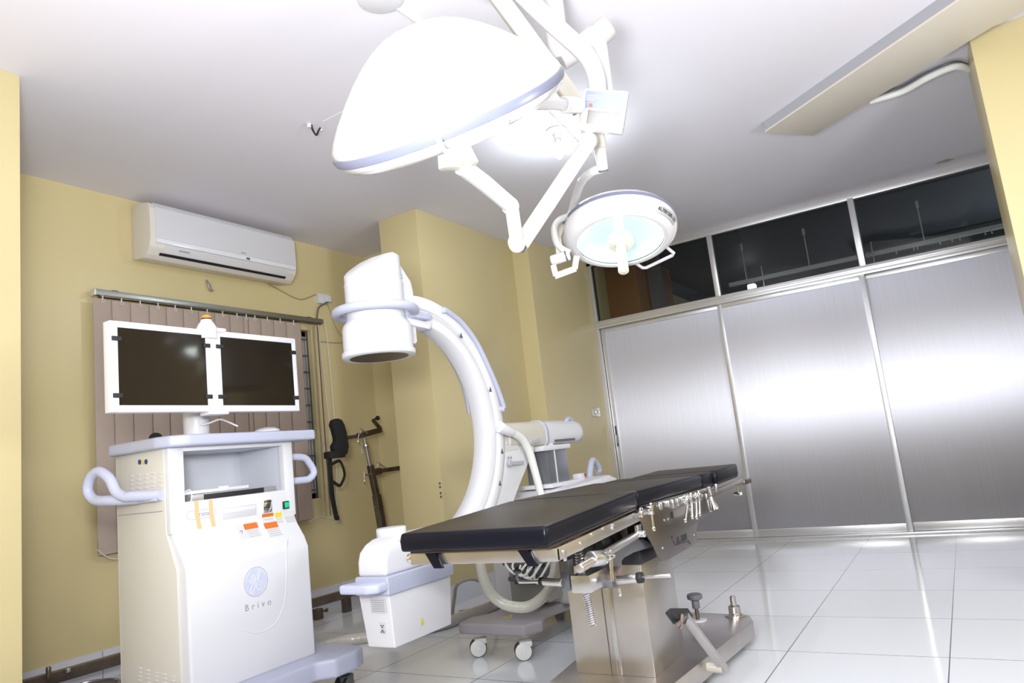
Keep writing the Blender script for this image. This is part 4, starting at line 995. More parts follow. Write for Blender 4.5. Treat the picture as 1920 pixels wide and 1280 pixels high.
for px, py in ((1242, 1027), (1301, 1002), (1245, 975), (1252, 973)):
    p = AX(px, py, -1.042); obj('screw', MB().cyl(p, p+Vector((0.003, 0, 0)), 0.005, 12, bev=0.001), chrome, sp)
p = AX(1260, 965, -1.0418); obj('keyhole', MB().lathe(p, (1, 0, 0), [(0.014, 0), (0.014, 0.002), (0.010, 0.003), (0.001, 0.003)], 20), black, sp)
p = AX(1236, 948, -1.0418); obj('pivot_boss', MB().cyl(p, p+Vector((0.008, 0, 0)), 0.016, 24, bev=0.004), steel_bright, sp)
# frame under the back section
uf = MB().box((-1.50, 2.52, 0.60), (-1.12, 3.36, 0.695), 0.008)
obj('back_frame', uf, steel_dark, t)
obj('lift_head', MB().box((-1.44, 2.56, 0.50), (-1.10, 2.98, 0.61), 0.006), black, t)
# head rail and clamps
hr = MB()
a_, b_ = AX(1333, 925, -1.03), AX(1399, 901, -1.03)
for xx in (-1.03,): hr.prism([(xx, 3.22, 0.655), (xx, 3.86, 0.672), (xx, 3.86, 0.698), (xx, 3.22, 0.688)], (-0.012, 0, 0), 0.002)
hd_ = obj('head_rail', hr, steel, t)
obj('head_rail', MB().prism([(-1.50, 3.22, 0.655), (-1.50, 3.86, 0.672), (-1.50, 3.86, 0.698), (-1.50, 3.22, 0.688)], (-0.012, 0, 0), 0.002), steel, t)
obj('rail_end', MB().box((-1.034, 3.84, 0.668), (-1.020, 3.98, 0.692), 0.003), steel_dark, hd_)
p = AX(1382, 912, -1.03)
obj('rail_screw', MB().cyl(p, p+Vector((0, 0, -0.04)), 0.006, 12).cyl(p+Vector((-0.02, 0, -0.035)), p+Vector((0.022, 0, -0.035)), 0.009, 14, bev=0.002), chrome, hd_)
p = AX(1341, 914, -1.025); obj('rail_tab', MB().box(p-Vector((0.002, 0.008, 0.018)), p+Vector((0.01, 0.008, 0.018)), 0.003), steel_bright, hd_)
for px0, py0, px1, py1 in ((1328, 912, 1332, 928), (1326, 936, 1332, 958)):
    a_, b_ = AX(px0, py0, -1.02), AX(px1, py1, -1.02)
    obj('rail_post', MB().cyl(a_, b_, 0.009, 14, bev=0.002), steel_bright, hd_)
obj('bell_knob', MB().lathe(AX(1335, 940, -1.0), (0.2, 0, -1), [(0.008, -0.02), (0.010, 0), (0.018, 0.02), (0.020, 0.035), (0.001, 0.036)], 20), chrome, hd_)
def clampset(px, py, ex, ey, wdt=0.017, hor=0.035):
    a_ = AX(px, py, -1.012)
    o = obj('clamp', MB().box(a_-Vector((0.028, wdt*0.8, 0.016)), a_+Vector((0.012, wdt*0.8, 0.016)), 0.004), chrome, t)
    e_ = AX(ex, ey, -1.006)
    obj('clamp_lever', MB().cyl(a_+Vector((0.004, 0, -0.004)), e_, 0.0045, 12).cyl(e_+Vector((0, 0, 0.014)), e_, 0.0072, 14, bev=0.002), chrome, o)
    obj('clamp_screw', MB().cyl(a_+Vector((0.004, -hor, 0.0)), a_+Vector((0.004, 0.01, 0)), 0.005, 12).cyl(a_+Vector((0.004, 0, 0)), a_+Vector((0.004, 0, 0.026)), 0.006, 12, bev=0.002), chrome, o)
clampset(1287, 941, 1285, 979, 0.018, 0.05)
clampset(1294, 936, 1298, 973, 0.013, 0.0)
clampset(1303, 935, 1306, 973, 0.013, 0.02)
clampset(1309, 931, 1312, 967, 0.013, 0.0)
clampset(1219, 956, 1226, 995, 0.012, 0.03)
for px0, py0, px1, py1 in ((1250, 938, 1256, 949), (1258, 936, 1266, 951), (1267, 934, 1273, 948), (1275, 931, 1280, 944), (1283, 928, 1289, 940)):
    a_, b_ = AX(px0, py0, -1.02), AX(px1, py1, -1.02)
    obj('rail_block', MB().box((-1.042, a_.y, b_.z), (-1.012, b_.y, a_.z), 0.004), steel_bright, t)
p = AX(1197, 964, -1.03); obj('pivot_bolt', MB().cyl(p+Vector((-0.012, 0, 0)), p+Vector((0.016, 0, 0)), 0.011, 6, bev=0.002), chrome, t)
# drive box, threaded spindles and cross tubes
gbx = AY(1069, 1079, 2.12); gby = AY(1108, 1112, 2.12)
gx = obj('drive_box', MB().box((gbx.x, 2.12, gby.z), (gby.x, 2.36, gbx.z), 0.003), steel_bright, t)
p = Vector((gby.x-0.004, 2.27, (gbx.z+gby.z)/2))
obj('drive_flange', MB().cyl(p, p+Vector((0.05, 0, 0)), 0.030, 28, r2=0.026, bev=0.003), rust, gx)
u0, u1 = AY(1085, 1030, 2.20), AY(1090, 1078, 2.20)
obj('spindle', MB().cyl(u0, u1, 0.011, 14), steel_dark, gx)
obj('spindle_thread', MB().coil(u0, u1, 0.0125, 0.0032, 9), steel_bright, gx)
u0, u1 = AY(1098, 1110, 2.17), AY(1111, 1172, 2.17)
obj('spindle', MB().cyl(u0, u1, 0.0085, 14), steel_dark, gx)
obj('spindle_thread', MB().coil(u0, u1, 0.0105, 0.0032, 15), steel_bright, gx)
def cross(nm, a, b, yv, r, m_, par=t):
    p0, p1 = AY(*a, yv), AY(*b, yv); p1.z = p0.z+(p1.z-p0.z)*1.0
    return obj(nm, MB().cyl(p0, p1, r, 20, bev=0.002), m_, par)
ct = cross('cross_tube', (1158, 1088), (1198, 1083), 2.24, 0.0155, steel_bright)
cross('tube_collar', (1195, 1083), (1205, 1082), 2.24, 0.0175, black, ct)
cross('thin_rod', (1203, 1082), (1258, 1079), 2.24, 0.0058, steel_bright, ct)
ct = cross('cross_tube', (1016, 1090), (1054, 1092), 2.10, 0.0125, steel_bright)
cross('tube_collar', (1012, 1090), (1019, 1090), 2.10, 0.014, black, ct)
cross('thin_rod', (973, 1091), (1013, 1090), 2.10, 0.0055, steel_bright, ct)
p0, p1 = AY(973, 1091, 2.10), AY(970, 1073, 2.10)
obj('hook_rod', MB().tube([p0, p0+Vector((-0.006, 0, 0.02)), p1], 0.005, 8).sphere(p1+Vector((0, 0, 0.004)), 0.012, (1.4, 0.8, 0.7), 14), grey_dark, ct)
p0, p1 = AY(1050, 1052, 2.13), AY(1067, 1104, 2.13)
obj('hanger', MB().prism([AY(a, b, 2.13) for a, b in ((1047, 1052), (1064, 1050), (1069, 1104), (1066, 1109), (1053, 1106))], (0, 0.04, 0), 0.003), iron, t)
# grey cast arm
ca_ = [(1152, 1034), (1192, 1011), (1206, 1009), (1228, 1024), (1190, 1035), (1170, 1046), (1166, 1052), (1168, 1068), (1162, 1080), (1162, 1097), (1158, 1102), (1148, 1102), (1147, 1070)]
obj('cast_arm', MB().prism([AX(a, b, -1.075) for a, b in ca_], (-0.045, 0, 0), 0.004), iron, t)
p = AX(1161, 1102, -1.09); obj('grease_nipple', MB().cyl(p, p+Vector((0, 0, -0.02)), 0.004, 10).sphere(p+Vector((0, 0, -0.022)), 0.0065, (1, 1, 1), 12), chrome, t)
cr = MB().cyl(AX(1086, 1066, -1.03), AX(1193, 1003, -1.06), 0.0135, 20, bev=0.003)
rd = obj('diagonal_rod', cr, steel, t)
obj('rod_bracket', MB().prism([AX(a, b, -1.055) for a, b in ((1189, 985), (1196, 982), (1199, 1005), (1192, 1008))], (0.012, 0, 0), 0.002), steel_bright, rd)
p = AX(1201, 1001, -1.045); obj('rod_nut', MB().cyl(p+Vector((-0.004, 0, 0)), p+Vector((0.018, 0, 0)), 0.012, 20, bev=0.004), chrome, rd)
a_ = AX(1108, 1050, -1.035); b_ = AX(1133, 1047, -1.035)
obj('rod_clamp', MB().cyl(AX(1107, 1048, -1.04), AX(1131, 1045, -1.03), 0.024, 24, bev=0.003), steel_bright, rd)
p = AX(1145, 1044, -1.02)
th_ = obj('tee_handle', MB().cyl(p+Vector((0, -0.03, 0)), p+Vector((0, 0.02, 0)), 0.008, 14, bev=0.002).cyl(p+Vector((0, 0, -0.006)), p+Vector((0, 0, 0.022)), 0.007, 14, bev=0.002), chrome, rd)
obj('handle_blade', MB().tube([p, AX(1146, 1060, -1.02), AX(1148, 1090, -1.02)], [0.0075, 0.0045], 12), chrome, th_)
obj('motor', MB().cyl((-1.20, 2.36, 0.60), (-1.20, 2.54, 0.60), 0.055, 28, bev=0.01).cyl((-1.20, 2.355, 0.60), (-1.20, 2.37, 0.60), 0.018, 20, bev=0.002), black, t)
obj('motor_bracket', MB().box((-1.42, 2.40, 0.57), (-1.34, 2.52, 0.66), 0.006).box((-1.36, 2.44, 0.60), (-1.24, 2.50, 0.65), 0.004), steel_dark, t)
# column and base
co = obj('column', MB().box((-1.433, 2.58, 0.10), (-1.113, 2.905, 0.52), 0.003), steel, t)
p = AY(1152, 1180, 2.579)
obj('column_strip', MB().box((p.x-0.008, 2.574, 0.10), (p.x+0.008, 2.58, 0.42), 0.002), steel_bright, co)
obj('column_joint', MB().box((p.x-0.034, 2.5785, 0.10), (p.x-0.031, 2.581, 0.42)), steel_dark, co)
obj('column_skirt', MB().box((-1.425, 2.588, 0.098), (-1.121, 2.897, 0.112)), steel_dark, co)
bs = MB()
bs.prism([(x, y, 0.028) for x, y in ((-1.49, 2.46), (-1.035, 2.44), (-0.97, 3.42), (-1.01, 3.52), (-1.30, 3.56), (-1.56, 3.54), (-1.60, 3.42))], (0, 0, 0.072), 0.004, 2)
ba = obj('base', bs, steel, t, 30)
for x_b, y_b in ((-1.42, 2.54), (-1.10, 2.54), (-1.05, 3.40), (-1.50, 3.40)): obj('base_foot', MB().cyl((x_b, y_b, 0.0), (x_b, y_b, 0.03), 0.03, 20, bev=0.004), grey_dark, ba)
p = AZ(1309, 1164, 0.10)
w_ = obj('knob_washer', MB().cyl(p, p+Vector((0, 0, 0.008)), 0.040, 32, bev=0.002), white_metal, ba)
obj('knob_stem', MB().cyl(p, p+Vector((0, 0, 0.07)), 0.009, 16), steel_dark, ba)
obj('brake_knob', MB().lathe(p+Vector((0, 0, 0.058)), (0, 0, 1), [(0.018, 0), (0.018, 0.03), (0.016, 0.034), (0.034, 0.042), (0.036, 0.05), (0.034, 0.062), (0.024, 0.066), (0.001, 0.066)], 32), mat('knob_grey', (0.16, 0.165, 0.18), 0.4), ba)
p = AZ(1379, 1155, 0.10)
fl_ = obj('fitting_flange', MB().prism([p+Vector((0.05*math.cos(a)*(1.0 if k % 2 == 0 else .8), 0.038*math.sin(a), 0)) for k, a in enumerate([2*PI*i/12 for i in range(12)])], (0, 0, 0.006), 0.001), steel, ba)
obj('fitting', MB().lathe(p, (0, 0, 1), [(0.030, 0), (0.030, 0.012), (0.027, 0.016), (0.027, 0.045), (0.022, 0.05), (0.014, 0.052), (0.013, 0.088), (0.010, 0.092), (0.001, 0.092)], 28), steel, fl_)
p1_, p2_ = AX(1284, 1156, -0.955), AX(1357, 1252, -0.955)
pe = obj('brake_pedal', MB().rtube([p1_, p2_], 0.012, 0.016, (1, 0, 0.3)), steel, t)
pp_ = [AX(a, b, -0.945) for a, b in ((1257, 1139), (1290, 1139), (1301, 1154), (1298, 1161), (1273, 1161))]
obj('pedal_pad', MB().prism(pp_, (-0.016, -0.02, -0.012), 0.004), black, pe)
obj('pedal_pin', MB().cyl(AX(1279, 1152, -0.94), AX(1276, 1180, -0.94), 0.006, 12).cyl(AX(1272, 1170, -0.94), AX(1284, 1156, -0.95), 0.007, 12), rust, pe)
obj('pedal_axle', MB().cyl(p2_+Vector((0.0, -0.02, 0.004)), p2_+Vector((-0.10, -0.03, 0.012)), 0.017, 20, bev=0.003), cream_metal, pe)

# ================================================================== surgical lamps
def basis(px, py): 
    d = ray(px, py).normalized(); return d
# --- large lamp
t = thing('surgical_lamp', 'large white domed surgical lamp on a jointed arm, seen from behind its dome', 'surgical lamp', (-1.05, 2.0, ZC))
LC = AD(836, 209, 2.07); vd = ray(836, 209).normalized()
ti = math.radians(6.5)
im = (-0.370*R_+0.929*U_); im = (im-vd*im.dot(vd)).normalized()
LN = (im*math.cos(ti)-vd*math.sin(ti)).normalized()
lens_white = mat('lamp_shell', (0.66, 0.645, 0.65), 0.25, coat=0.5)
prof = [(0.345, -0.002), (0.349, 0.004), (0.345, 0.018), (0.330, 0.040), (0.300, 0.075), (0.253, 0.122), (0.215, 0.156), (0.176, 0.186), (0.135, 0.212), (0.09, 0.232), (0.045, 0.241), (0.0005, 0.243)]
sh = obj('dome', MB().lathe(LC, LN, prof, 72), lens_white, t, 50)
obj('rim_band', MB().lathe(LC, LN, [(0.340, -0.024), (0.350, -0.022), (0.3535, -0.010), (0.352, 0.001), (0.344, 0.002)], 72), mat('band_lilac', (0.16, 0.17, 0.24), 0.3), sh, 50)
obj('lower_ring', MB().lathe(LC, LN, [(0.34, -0.02), (0.346, -0.024), (0.340, -0.036), (0.322, -0.050), (0.295, -0.060), (0.270, -0.063), (0.255, -0.058), (0.25, -0.045)], 72, cap=False), lens_white, sh, 50)
obj('reflector', MB().lathe(LC, LN, [(0.252, -0.050), (0.20, -0.025), (0.10, -0.01), (0.001, -0.005)], 56, cap=False), lamp_mirror, sh)
obj('lens', MB().cyl(LC+LN*(-0.058), LC+LN*(-0.055), 0.262, 56), lens_m, sh)
hl = [AD(824, 264, 1.735), AD(829, 279, 1.69), AD(840, 286, 1.68), AD(895, 262, 1.69), AD(946, 240, 1.74), AD(950, 231, 1.76), AD(936, 219, 1.82)]
obj('rim_handle', MB().tube(hl, 0.0075, 12, smooth=False), lens_white, sh)
j0 = AD(848, 303, 2.06)
obj('yoke_hub', MB().cyl(AD(842, 268, 2.06), AD(845, 318, 2.06), 0.034, 28, bev=0.005), cream_metal, t)
obj('yoke_cap', MB().cyl(AD(866, 276, 2.09), AD(884, 311, 2.09), 0.024, 24, bev=0.004), ivory, t)
e1 = AD(866, 312, 2.08); e2 = AD(958, 386, 2.33); e3 = AD(962, 392, 2.35); e4 = AD(968, 448, 2.38)
obj('yoke_tube', MB().tube([e1, AD(910, 345, 2.2), e2], 0.026, 20, smooth=False), lens_white, t)
obj('yoke_elbow', MB().sphere(AD(957, 387, 2.33), 0.029, (1, 1, 1), 24), lens_white, t)
obj('yoke_drop', MB().cyl(AD(960, 392, 2.34), e4, 0.0225, 22), lens_white, t)
p = AD(968, 456, 2.38)
obj('lower_joint', MB().cyl(p-vd*0.028, p+vd*0.028, 0.027, 28, bev=0.004), cream_metal, t)
k0, k1 = AD(975, 460, 2.42), AD(1103, 268, 2.58)
kd = (k1-k0).normalized(); kn = kd.cross(vd).normalized()
obj('spring_arm', MB().rtube([k0, k1], 0.027, 0.024, kn, rad=0.008), cream_metal, t)
obj('arm_end', MB().obox(k0+kd*0.0-kn*0.0-kd*0.004, (kd, kn, vd), (0.010, 0.020, 0.024), 0.003), grey_dark, t)
obj('upper_joint', MB().cyl(AD(1102, 264, 2.55), AD(1106, 263, 2.64), 0.032, 28, bev=0.005), cream_metal, t)
# horizontal link to the spindle and the heavy upper arm
obj('side_tube', MB().cyl(AD(990, 193, 2.25), AD(1058, 197, 2.46), 0.020, 20), lens_white, t)
obj('side_sleeve', MB().cyl(AD(1055, 197, 2.45), AD(1086, 197, 2.52), 0.029, 24, bev=0.004), lens_white, t)
sp0, sp1 = AD(1113, 262, 2.60), AD(1100, 190, 2.60)
obj('spindle_block', MB().cyl(AD(1106, 250, 2.60), AD(1100, 196, 2.60), 0.032, 24, bev=0.005), cream_metal, t)
u0, u1 = AD(1088, 205, 2.62), AD(905, -45, 2.62)
ud = (u1-u0).normalized()
obj('upper_arm', MB().rtube([u0, u1], 0.036, 0.030, ud.cross(vd), rad=0.010), cream_metal, t)
mount = Vector((-1.235, 2.12, 0))
obj('ceiling_column', MB().cyl((u1.x, u1.y, u1.z-0.05), (u1.x, u1.y, ZC-0.03), 0.05, 32, bev=0.004), lens_white, t)
obj('ceiling_flange', MB().lathe((u1.x, u1.y, ZC), (0, 0, -1), [(0.001, 0), (0.10, 0), (0.10, 0.02), (0.08, 0.05), (0.055, 0.08), (0.001, 0.08)], 48), lens_white, t)
# --- small lamp
t2 = thing('surgical_lamp', 'smaller round surgical lamp facing down with its glass face and centre grip visible', 'surgical lamp', (-1.15, 2.9, 1.7))
SC = AD(1163, 451, 3.12); sv = ray(1163, 451).normalized()
ph = math.radians(57.3)
im = (0.107*R_-0.99*U_); im = (im-sv*im.dot(sv)).normalized()
SN = (im*math.sin(ph)-sv*math.cos(ph)).normalized()      # the way the lamp faces
hd2 = obj('head_shell', MB().lathe(SC, -SN, [(0.188, 0.0), (0.192, -0.008), (0.202, -0.010), (0.222, 0.0), (0.240, 0.018), (0.248, 0.038), (0.249, 0.058), (0.247, 0.062)], 72, cap=False), lens_white, t2, 50)
obj('rim_band', MB().lathe(SC, -SN, [(0.244, 0.058), (0.251, 0.059), (0.253, 0.066), (0.251, 0.073), (0.243, 0.074)], 72), MATS['band_lilac'], hd2, 50)
obj('back_dome', MB().lathe(SC, -SN, [(0.245, 0.071), (0.247, 0.075), (0.232, 0.096), (0.195, 0.122), (0.14, 0.142), (0.08, 0.152), (0.0005, 0.155)], 72), lens_white, hd2, 50)
rf = MB(); seg = 48; rows = ((0.188, 0.004), (0.160, 0.030), (0.120, 0.048), (0.06, 0.056), (0.001, 0.058))
rf.lathe(SC, -SN, rows, seg, cap=False)
obj('reflector', rf, lamp_mirror, hd2)
obj('lens', MB().cyl(SC+SN*0.001, SC+SN*0.004, 0.189, 56), lens_m, hd2)
obj('lens_ring', MB().torus(SC+SN*0.005, SN, 0.190, 0.004, 64, 8), lens_white, hd2)
obj('centre_disc', MB().lathe(SC+SN*0.004, SN, [(0.058, 0), (0.058, 0.010), (0.052, 0.014), (0.053, 0.020), (0.001, 0.020)], 40), mat('disc_grey', (0.66, 0.66, 0.62), 0.4), hd2)
hg2 = obj('centre_grip', MB().lathe(SC+SN*0.02, SN, [(0.019, 0), (0.020, 0.02), (0.0215, 0.10), (0.0225, 0.125), (0.0225, 0.135), (0.019, 0.139), (0.001, 0.139)], 28), mat('grip_ivory', (0.80, 0.76, 0.55), 0.4), hd2)
obj('grip_end', MB().cyl(SC+SN*0.158, SC+SN*0.161, 0.010, 18, bev=0.001), white_shell, hg2)
lu = (U_-SN*U_.dot(SN)).normalized(); lr = SN.cross(lu)
if lr.dot(R_) < 0: lr = -lr
# name plate on the rim of the small head
def rim(deg, r, d): a = math.radians(deg); return SC-SN*d+(lr*math.cos(a)+lu*math.sin(a))*r
pn = MB(); N_ = 8; ang0, ang1 = 62, 28
rr_ = [[rim(ang0+(ang1-ang0)*i/N_, 0.2325, 0.006), rim(ang0+(ang1-ang0)*i/N_, 0.2505, 0.034)] for i in range(N_+1)]
rings = [[a, b, b-(b-SC).normalized()*0.002, a-(a-SC).normalized()*0.002] for a, b in rr_]
pn.rings(rings)
pl_ = obj('name_plate', pn, mat('plate_grey', (0.45, 0.46, 0.48), 0.3, metal=0.3), hd2)
txt = 'KL700/500-III'
cu_ = len(txt)
for i, ch in enumerate(txt):
    dg_ = ang0-3+(ang1-ang0+6)*i/(cu_-1)
    pa, pb = rim(dg_, 0.2325, 0.006), rim(dg_, 0.2505, 0.034)
    mid = (pa+pb)/2; tang = rim(dg_-1, 0.2415, 0.02)-rim(dg_+1, 0.2415, 0.02)
    upv = (pb-pa); nn = tang.cross(upv).normalized()
    text('plate_character', ch, 0.021, mid+nn*0.0016, tang, upv, ink, pl_, 0.0004)
# side handle of the head
a0_ = rim(-22, 0.246, 0.03); a1_ = rim(-64, 0.246, 0.03)
o0, o1 = rim(-26, 0.310, 0.02), rim(-58, 0.312, 0.02)
obj('side_handle', MB().tube([a0_, a0_+(o0-a0_)*0.85, o0+(o1-o0)*0.08, o0+(o1-o0)*0.92, a1_+(o1-a1_)*0.85, a1_], 0.0075, 12, smooth=False), lens_white, hd2)
# fork and control handle left of the head
obj('fork_joint', MB().cyl(AD(1066, 403, 3.08), AD(1086, 408, 3.06), 0.027, 24, bev=0.005), lens_white, t2)
obj('fork_socket', MB().cyl(AD(1084, 407, 3.06), AD(1096, 412, 3.03), 0.031, 24, r2=0.034, bev=0.006), lens_white, t2)
obj('fork', MB().tube([AD(1066, 405, 3.08), AD(1048, 413, 3.08), AD(1040, 425, 3.08), AD(1040, 442, 3.08), AD(1045, 458, 3.08), AD(1056, 468, 3.08), AD(1068, 474, 3.08)], 0.014, 14), lens_white, t2)
obj('fork_plate', MB().prism([AD(a, b, 3.10) for a, b in ((1050, 416), (1060, 418), (1052, 445), (1056, 472), (1043, 476), (1041, 450))], vd*0.02, 0.003), cream_metal, t2)
obj('lower_pivot', MB().cyl(AD(1033, 489, 3.08), AD(1068, 478, 3.06), 0.022, 24, bev=0.007), lens_white, t2)
obj('pivot_ring', MB().cyl(AD(1060, 480.5, 3.065), AD(1063, 479.5, 3.064), 0.0235, 24), grey_dark, t2)
hq = [AD(a, b, 3.08) for a, b in ((1037, 497), (1042, 517), (1077, 504), (1081, 480))]
obj('control_handle', MB().rtube([hq[0], hq[1]], 0.012, 0.012, vd).rtube([hq[1]-(hq[2]-hq[1])*0.06, hq[2]+(hq[2]-hq[1])*0.06], 0.012, 0.012, vd).rtube([hq[2], hq[3]], 0.012, 0.012, vd), lens_white, t2)
# stem, curved suspension tube
obj('stem_sleeve', MB().cyl(AD(1119, 246, 2.70), AD(1124, 276, 2.72), 0.027, 24, bev=0.003), cream_metal, t2)
obj('stem_lower', MB().cyl(AD(1124, 274, 2.73), AD(1131, 318, 2.76), 0.0225, 24, r2=0.020, bev=0.002), lens_white, t2)
obj('stem_cap', MB().cyl(AD(1131, 318, 2.76), AD(1131.5, 321, 2.762), 0.019, 24), grey_dark, t2)
obj('bent_tube', MB().tube([AD(1127, 317, 2.78), AD(1113, 321, 2.80), AD(1098, 332, 2.85), AD(1088, 347, 2.92), AD(1080, 368, 3.0), AD(1072, 398, 3.08)], 0.0175, 14), lens_white, t2)
cvt = [AD(950, -40, 2.60), AD(985, -5, 2.60), AD(1040, 48, 2.62), AD(1082, 86, 2.64), AD(1103, 110, 2.66), AD(1116, 140, 2.68), AD(1120, 175, 2.69), AD(1121, 248, 2.70)]
obj('curved_tube', MB().tube(cvt, 0.034, 20), lens_white, t2)
obj('tee_tube', MB().cyl(AD(1050, 112, 2.80), AD(1128, 62, 2.80), 0.044, 32, bev=0.004), lens_white, t2)
obj('tee_cap', MB().cyl(AD(1122, 66, 2.80), AD(1140, 50, 2.80), 0.047, 32, bev=0.004), mat('worn_cap', (0.50, 0.46, 0.45), 0.4), t2)
obj('tee_drop', MB().cyl(AD(1121, 80, 2.80), AD(1136, 180, 2.80), 0.0345, 28, r2=0.031, bev=0.003), lens_white, t2)
cp = AD(1050, 112, 2.80)
obj('tee_column', MB().cyl((cp.x, cp.y, cp.z-0.01), (cp.x, cp.y, ZC), 0.042, 28), lens_white, t2)
obj('column_rose', MB().lathe((cp.x, cp.y, ZC), (0, 0, -1), [(0.001, 0), (0.11, 0), (0.11, 0.015), (0.05, 0.04), (0.001, 0.04)], 40), lens_white, t2)
cv = AD(950, -40, 2.60)
obj('curve_anchor', MB().cyl(cv, (cv.x, cv.y, ZC), 0.036, 24), lens_white, t2)
# control panel
PC = AD(1133, 210, 2.52); pr_ = (R_-0.075*U_).normalized(); pr_ = (pr_-ray(1133, 210).normalized()*0.25).normalized(); pu = (U_+0.055*R_); pu = (pu-pr_*pu.dot(pr_)).normalized(); pnn = pr_.cross(pu)
if pnn.dot(vd) > 0: pnn = -pnn
def pq(a, b, c=0): return PC+pr_*a+pu*b+pnn*c
W_, H_ = 0.0755, 0.0715
cpn = MB()
cpn.obox(pq(0, 0.036, 0), (pr_, pu, pnn), (W_, 0.0355, 0.018), 0.004)
cpn.obox(pq(0, -0.060, 0), (pr_, pu, pnn), (W_-0.001, 0.0115, 0.018), 0.004)
cpn.obox(pq(-W_+0.010, -0.024, 0), (pr_, pu, pnn), (0.010, 0.030, 0.018), 0.003)
cpn.obox(pq(W_-0.010, -0.024, 0), (pr_, pu, pnn), (0.010, 0.030, 0.018), 0.003)
cpo = obj('control_panel', cpn, lens_white, t2)
obj('panel_back', MB().obox(pq(0, -0.024, -0.014), (pr_, pu, pnn), (W_-0.01, 0.03, 0.002)), mat('panel_recess', (0.34, 0.32, 0.31), 0.5), cpo)
obj('panel_face', MB().obox(pq(0, 0.034, 0.0182), (pr_, pu, pnn), (W_-0.005, 0.030, 0.0006)), mat('panel_lilac', (0.26, 0.29, 0.44), 0.4), cpo)
bt = pq(-0.048, 0.014, 0.0185); obj('power_key', MB().cyl(bt, bt+pnn*0.003, 0.0062, 20), lab_orange, cpo)
for xx in (-0.006, 0.052): 
    bt = pq(xx, 0.014, 0.0188); obj('dimmer_key', MB().torus(bt, pnn, 0.0050, 0.0008, 24, 6), ink_grey, cpo)
obj('dimmer_scale', MB().obox(pq(0.023, 0.014, 0.019), (pr_, pu, pnn), (0.018, 0.0028, 0.0005)), mat('mint', (0.55, 0.80, 0.68), 0.4), cpo)
for k, (yy, l_) in enumerate(((0.048, 0.022), (0.041, 0.026), (0.034, 0.015))): obj('panel_print', MB().obox(pq(-0.065+l_, yy, 0.0188), (pr_, pu, pnn), (l_, 0.0012, 0.0003)), lilac_pale, cpo)
sl = area('small_lamp_light', SC+SN*0.012, SC+SN, 0.24, 3, (0.93, 1.0, 0.98))
sl.data.shape = 'DISK'
ll = area('large_lamp_light', LC-LN*0.066, LC-LN, 0.4, 4, (0.93, 1.0, 0.98)); ll.data.shape = 'DISK'

# ================================================================== traction frame by the window wall
xs = -3.93
t = thing('traction_frame', 'brown steel traction frame post with cross arms leaning beside the pillar', 'traction frame', (xs, 4.1, 0.0))
def fx2(px, py, x=xs): return AX(px, py, x)
def bar(nm, pts, hw, hh, m_=steel_dark, par=None, up=(1, 0, 0)): return obj(nm, MB().rtube(pts, hw, hh, up), m_, par or t)
foot = AX(737, 1110, xs); foot.z = 0.0
obj('post_lower', MB().rtube([AX(706, 928, xs), foot], 0.026, 0.026, (1, 0, 0), rad=0.004), steel_dark, t)
obj('post_middle', MB().rtube([AX(694, 872, xs), AX(707, 935, xs)], 0.021, 0.021, (1, 0, 0), rad=0.004), steel_dark, t)
obj('post_tube', MB().cyl(AX(683, 822, xs), AX(697, 890, xs), 0.016, 18), steel_bright, t)
obj('tube_collar', MB().cyl(AX(685, 832, xs), AX(686.5, 840, xs), 0.023, 18, bev=0.003), steel_bright, t)
ua = bar('upper_arm', [AX(640, 822, xs), AX(674, 817, xs)], 0.014, 0.014)
bar('upper_arm', [AX(672, 817, xs), AX(713, 806, xs)], 0.021, 0.021)
ck = obj('crank', MB().rtube([AX(712, 809, xs), AX(713, 803, xs), AX(699, 787, xs)], 0.012, 0.012, (1, 0, 0)), steel_dark, t)
obj('crank_knob', MB().cyl(AX(699, 787, xs), AX(706, 784, xs), 0.008, 12).sphere(AX(708, 783.5, xs), 0.019, (1, 1, 1), 16), black, ck)
bar('lower_arm', [AX(698, 886, xs), AX(712, 883, xs)], 0.026, 0.024)
bar('lower_arm', [AX(710, 883, xs), AX(762, 875, xs)], 0.017, 0.017)
for (a, b, c_, d) in ((675, 803, 690, 813), (707, 866, 724, 877)):
    th_ = obj('wing_screw', MB().cyl(AX(a+3, b-2, xs+0.03), AX(a+1, b+10, xs+0.03), 0.0055, 10).cyl(AX(a, b, xs+0.03), AX(c_, d, xs+0.03), 0.0045, 10), steel_bright, t)
obj('wing_screw', MB().cyl(AX(683, 890, xs), AX(694, 889, xs), 0.007, 10).cyl(AX(683, 884, xs), AX(683, 896, xs), 0.006, 10), steel_bright, t)
obj('wing_screw', MB().cyl(AX(703, 949, xs), AX(719, 949, xs), 0.006, 10), steel_bright, t)
obj('chain', MB().tube([AX(673, 812, xs+0.03), AX(671, 828, xs+0.03), AX(676, 835, xs+0.03), AX(679, 850, xs+0.03)], 0.003, 6), steel_bright, t)
obj('chain', MB().tube([AX(684, 893, xs+0.03), AX(683, 903, xs+0.03), AX(686, 908, xs+0.03)], 0.003, 6), steel_bright, t)
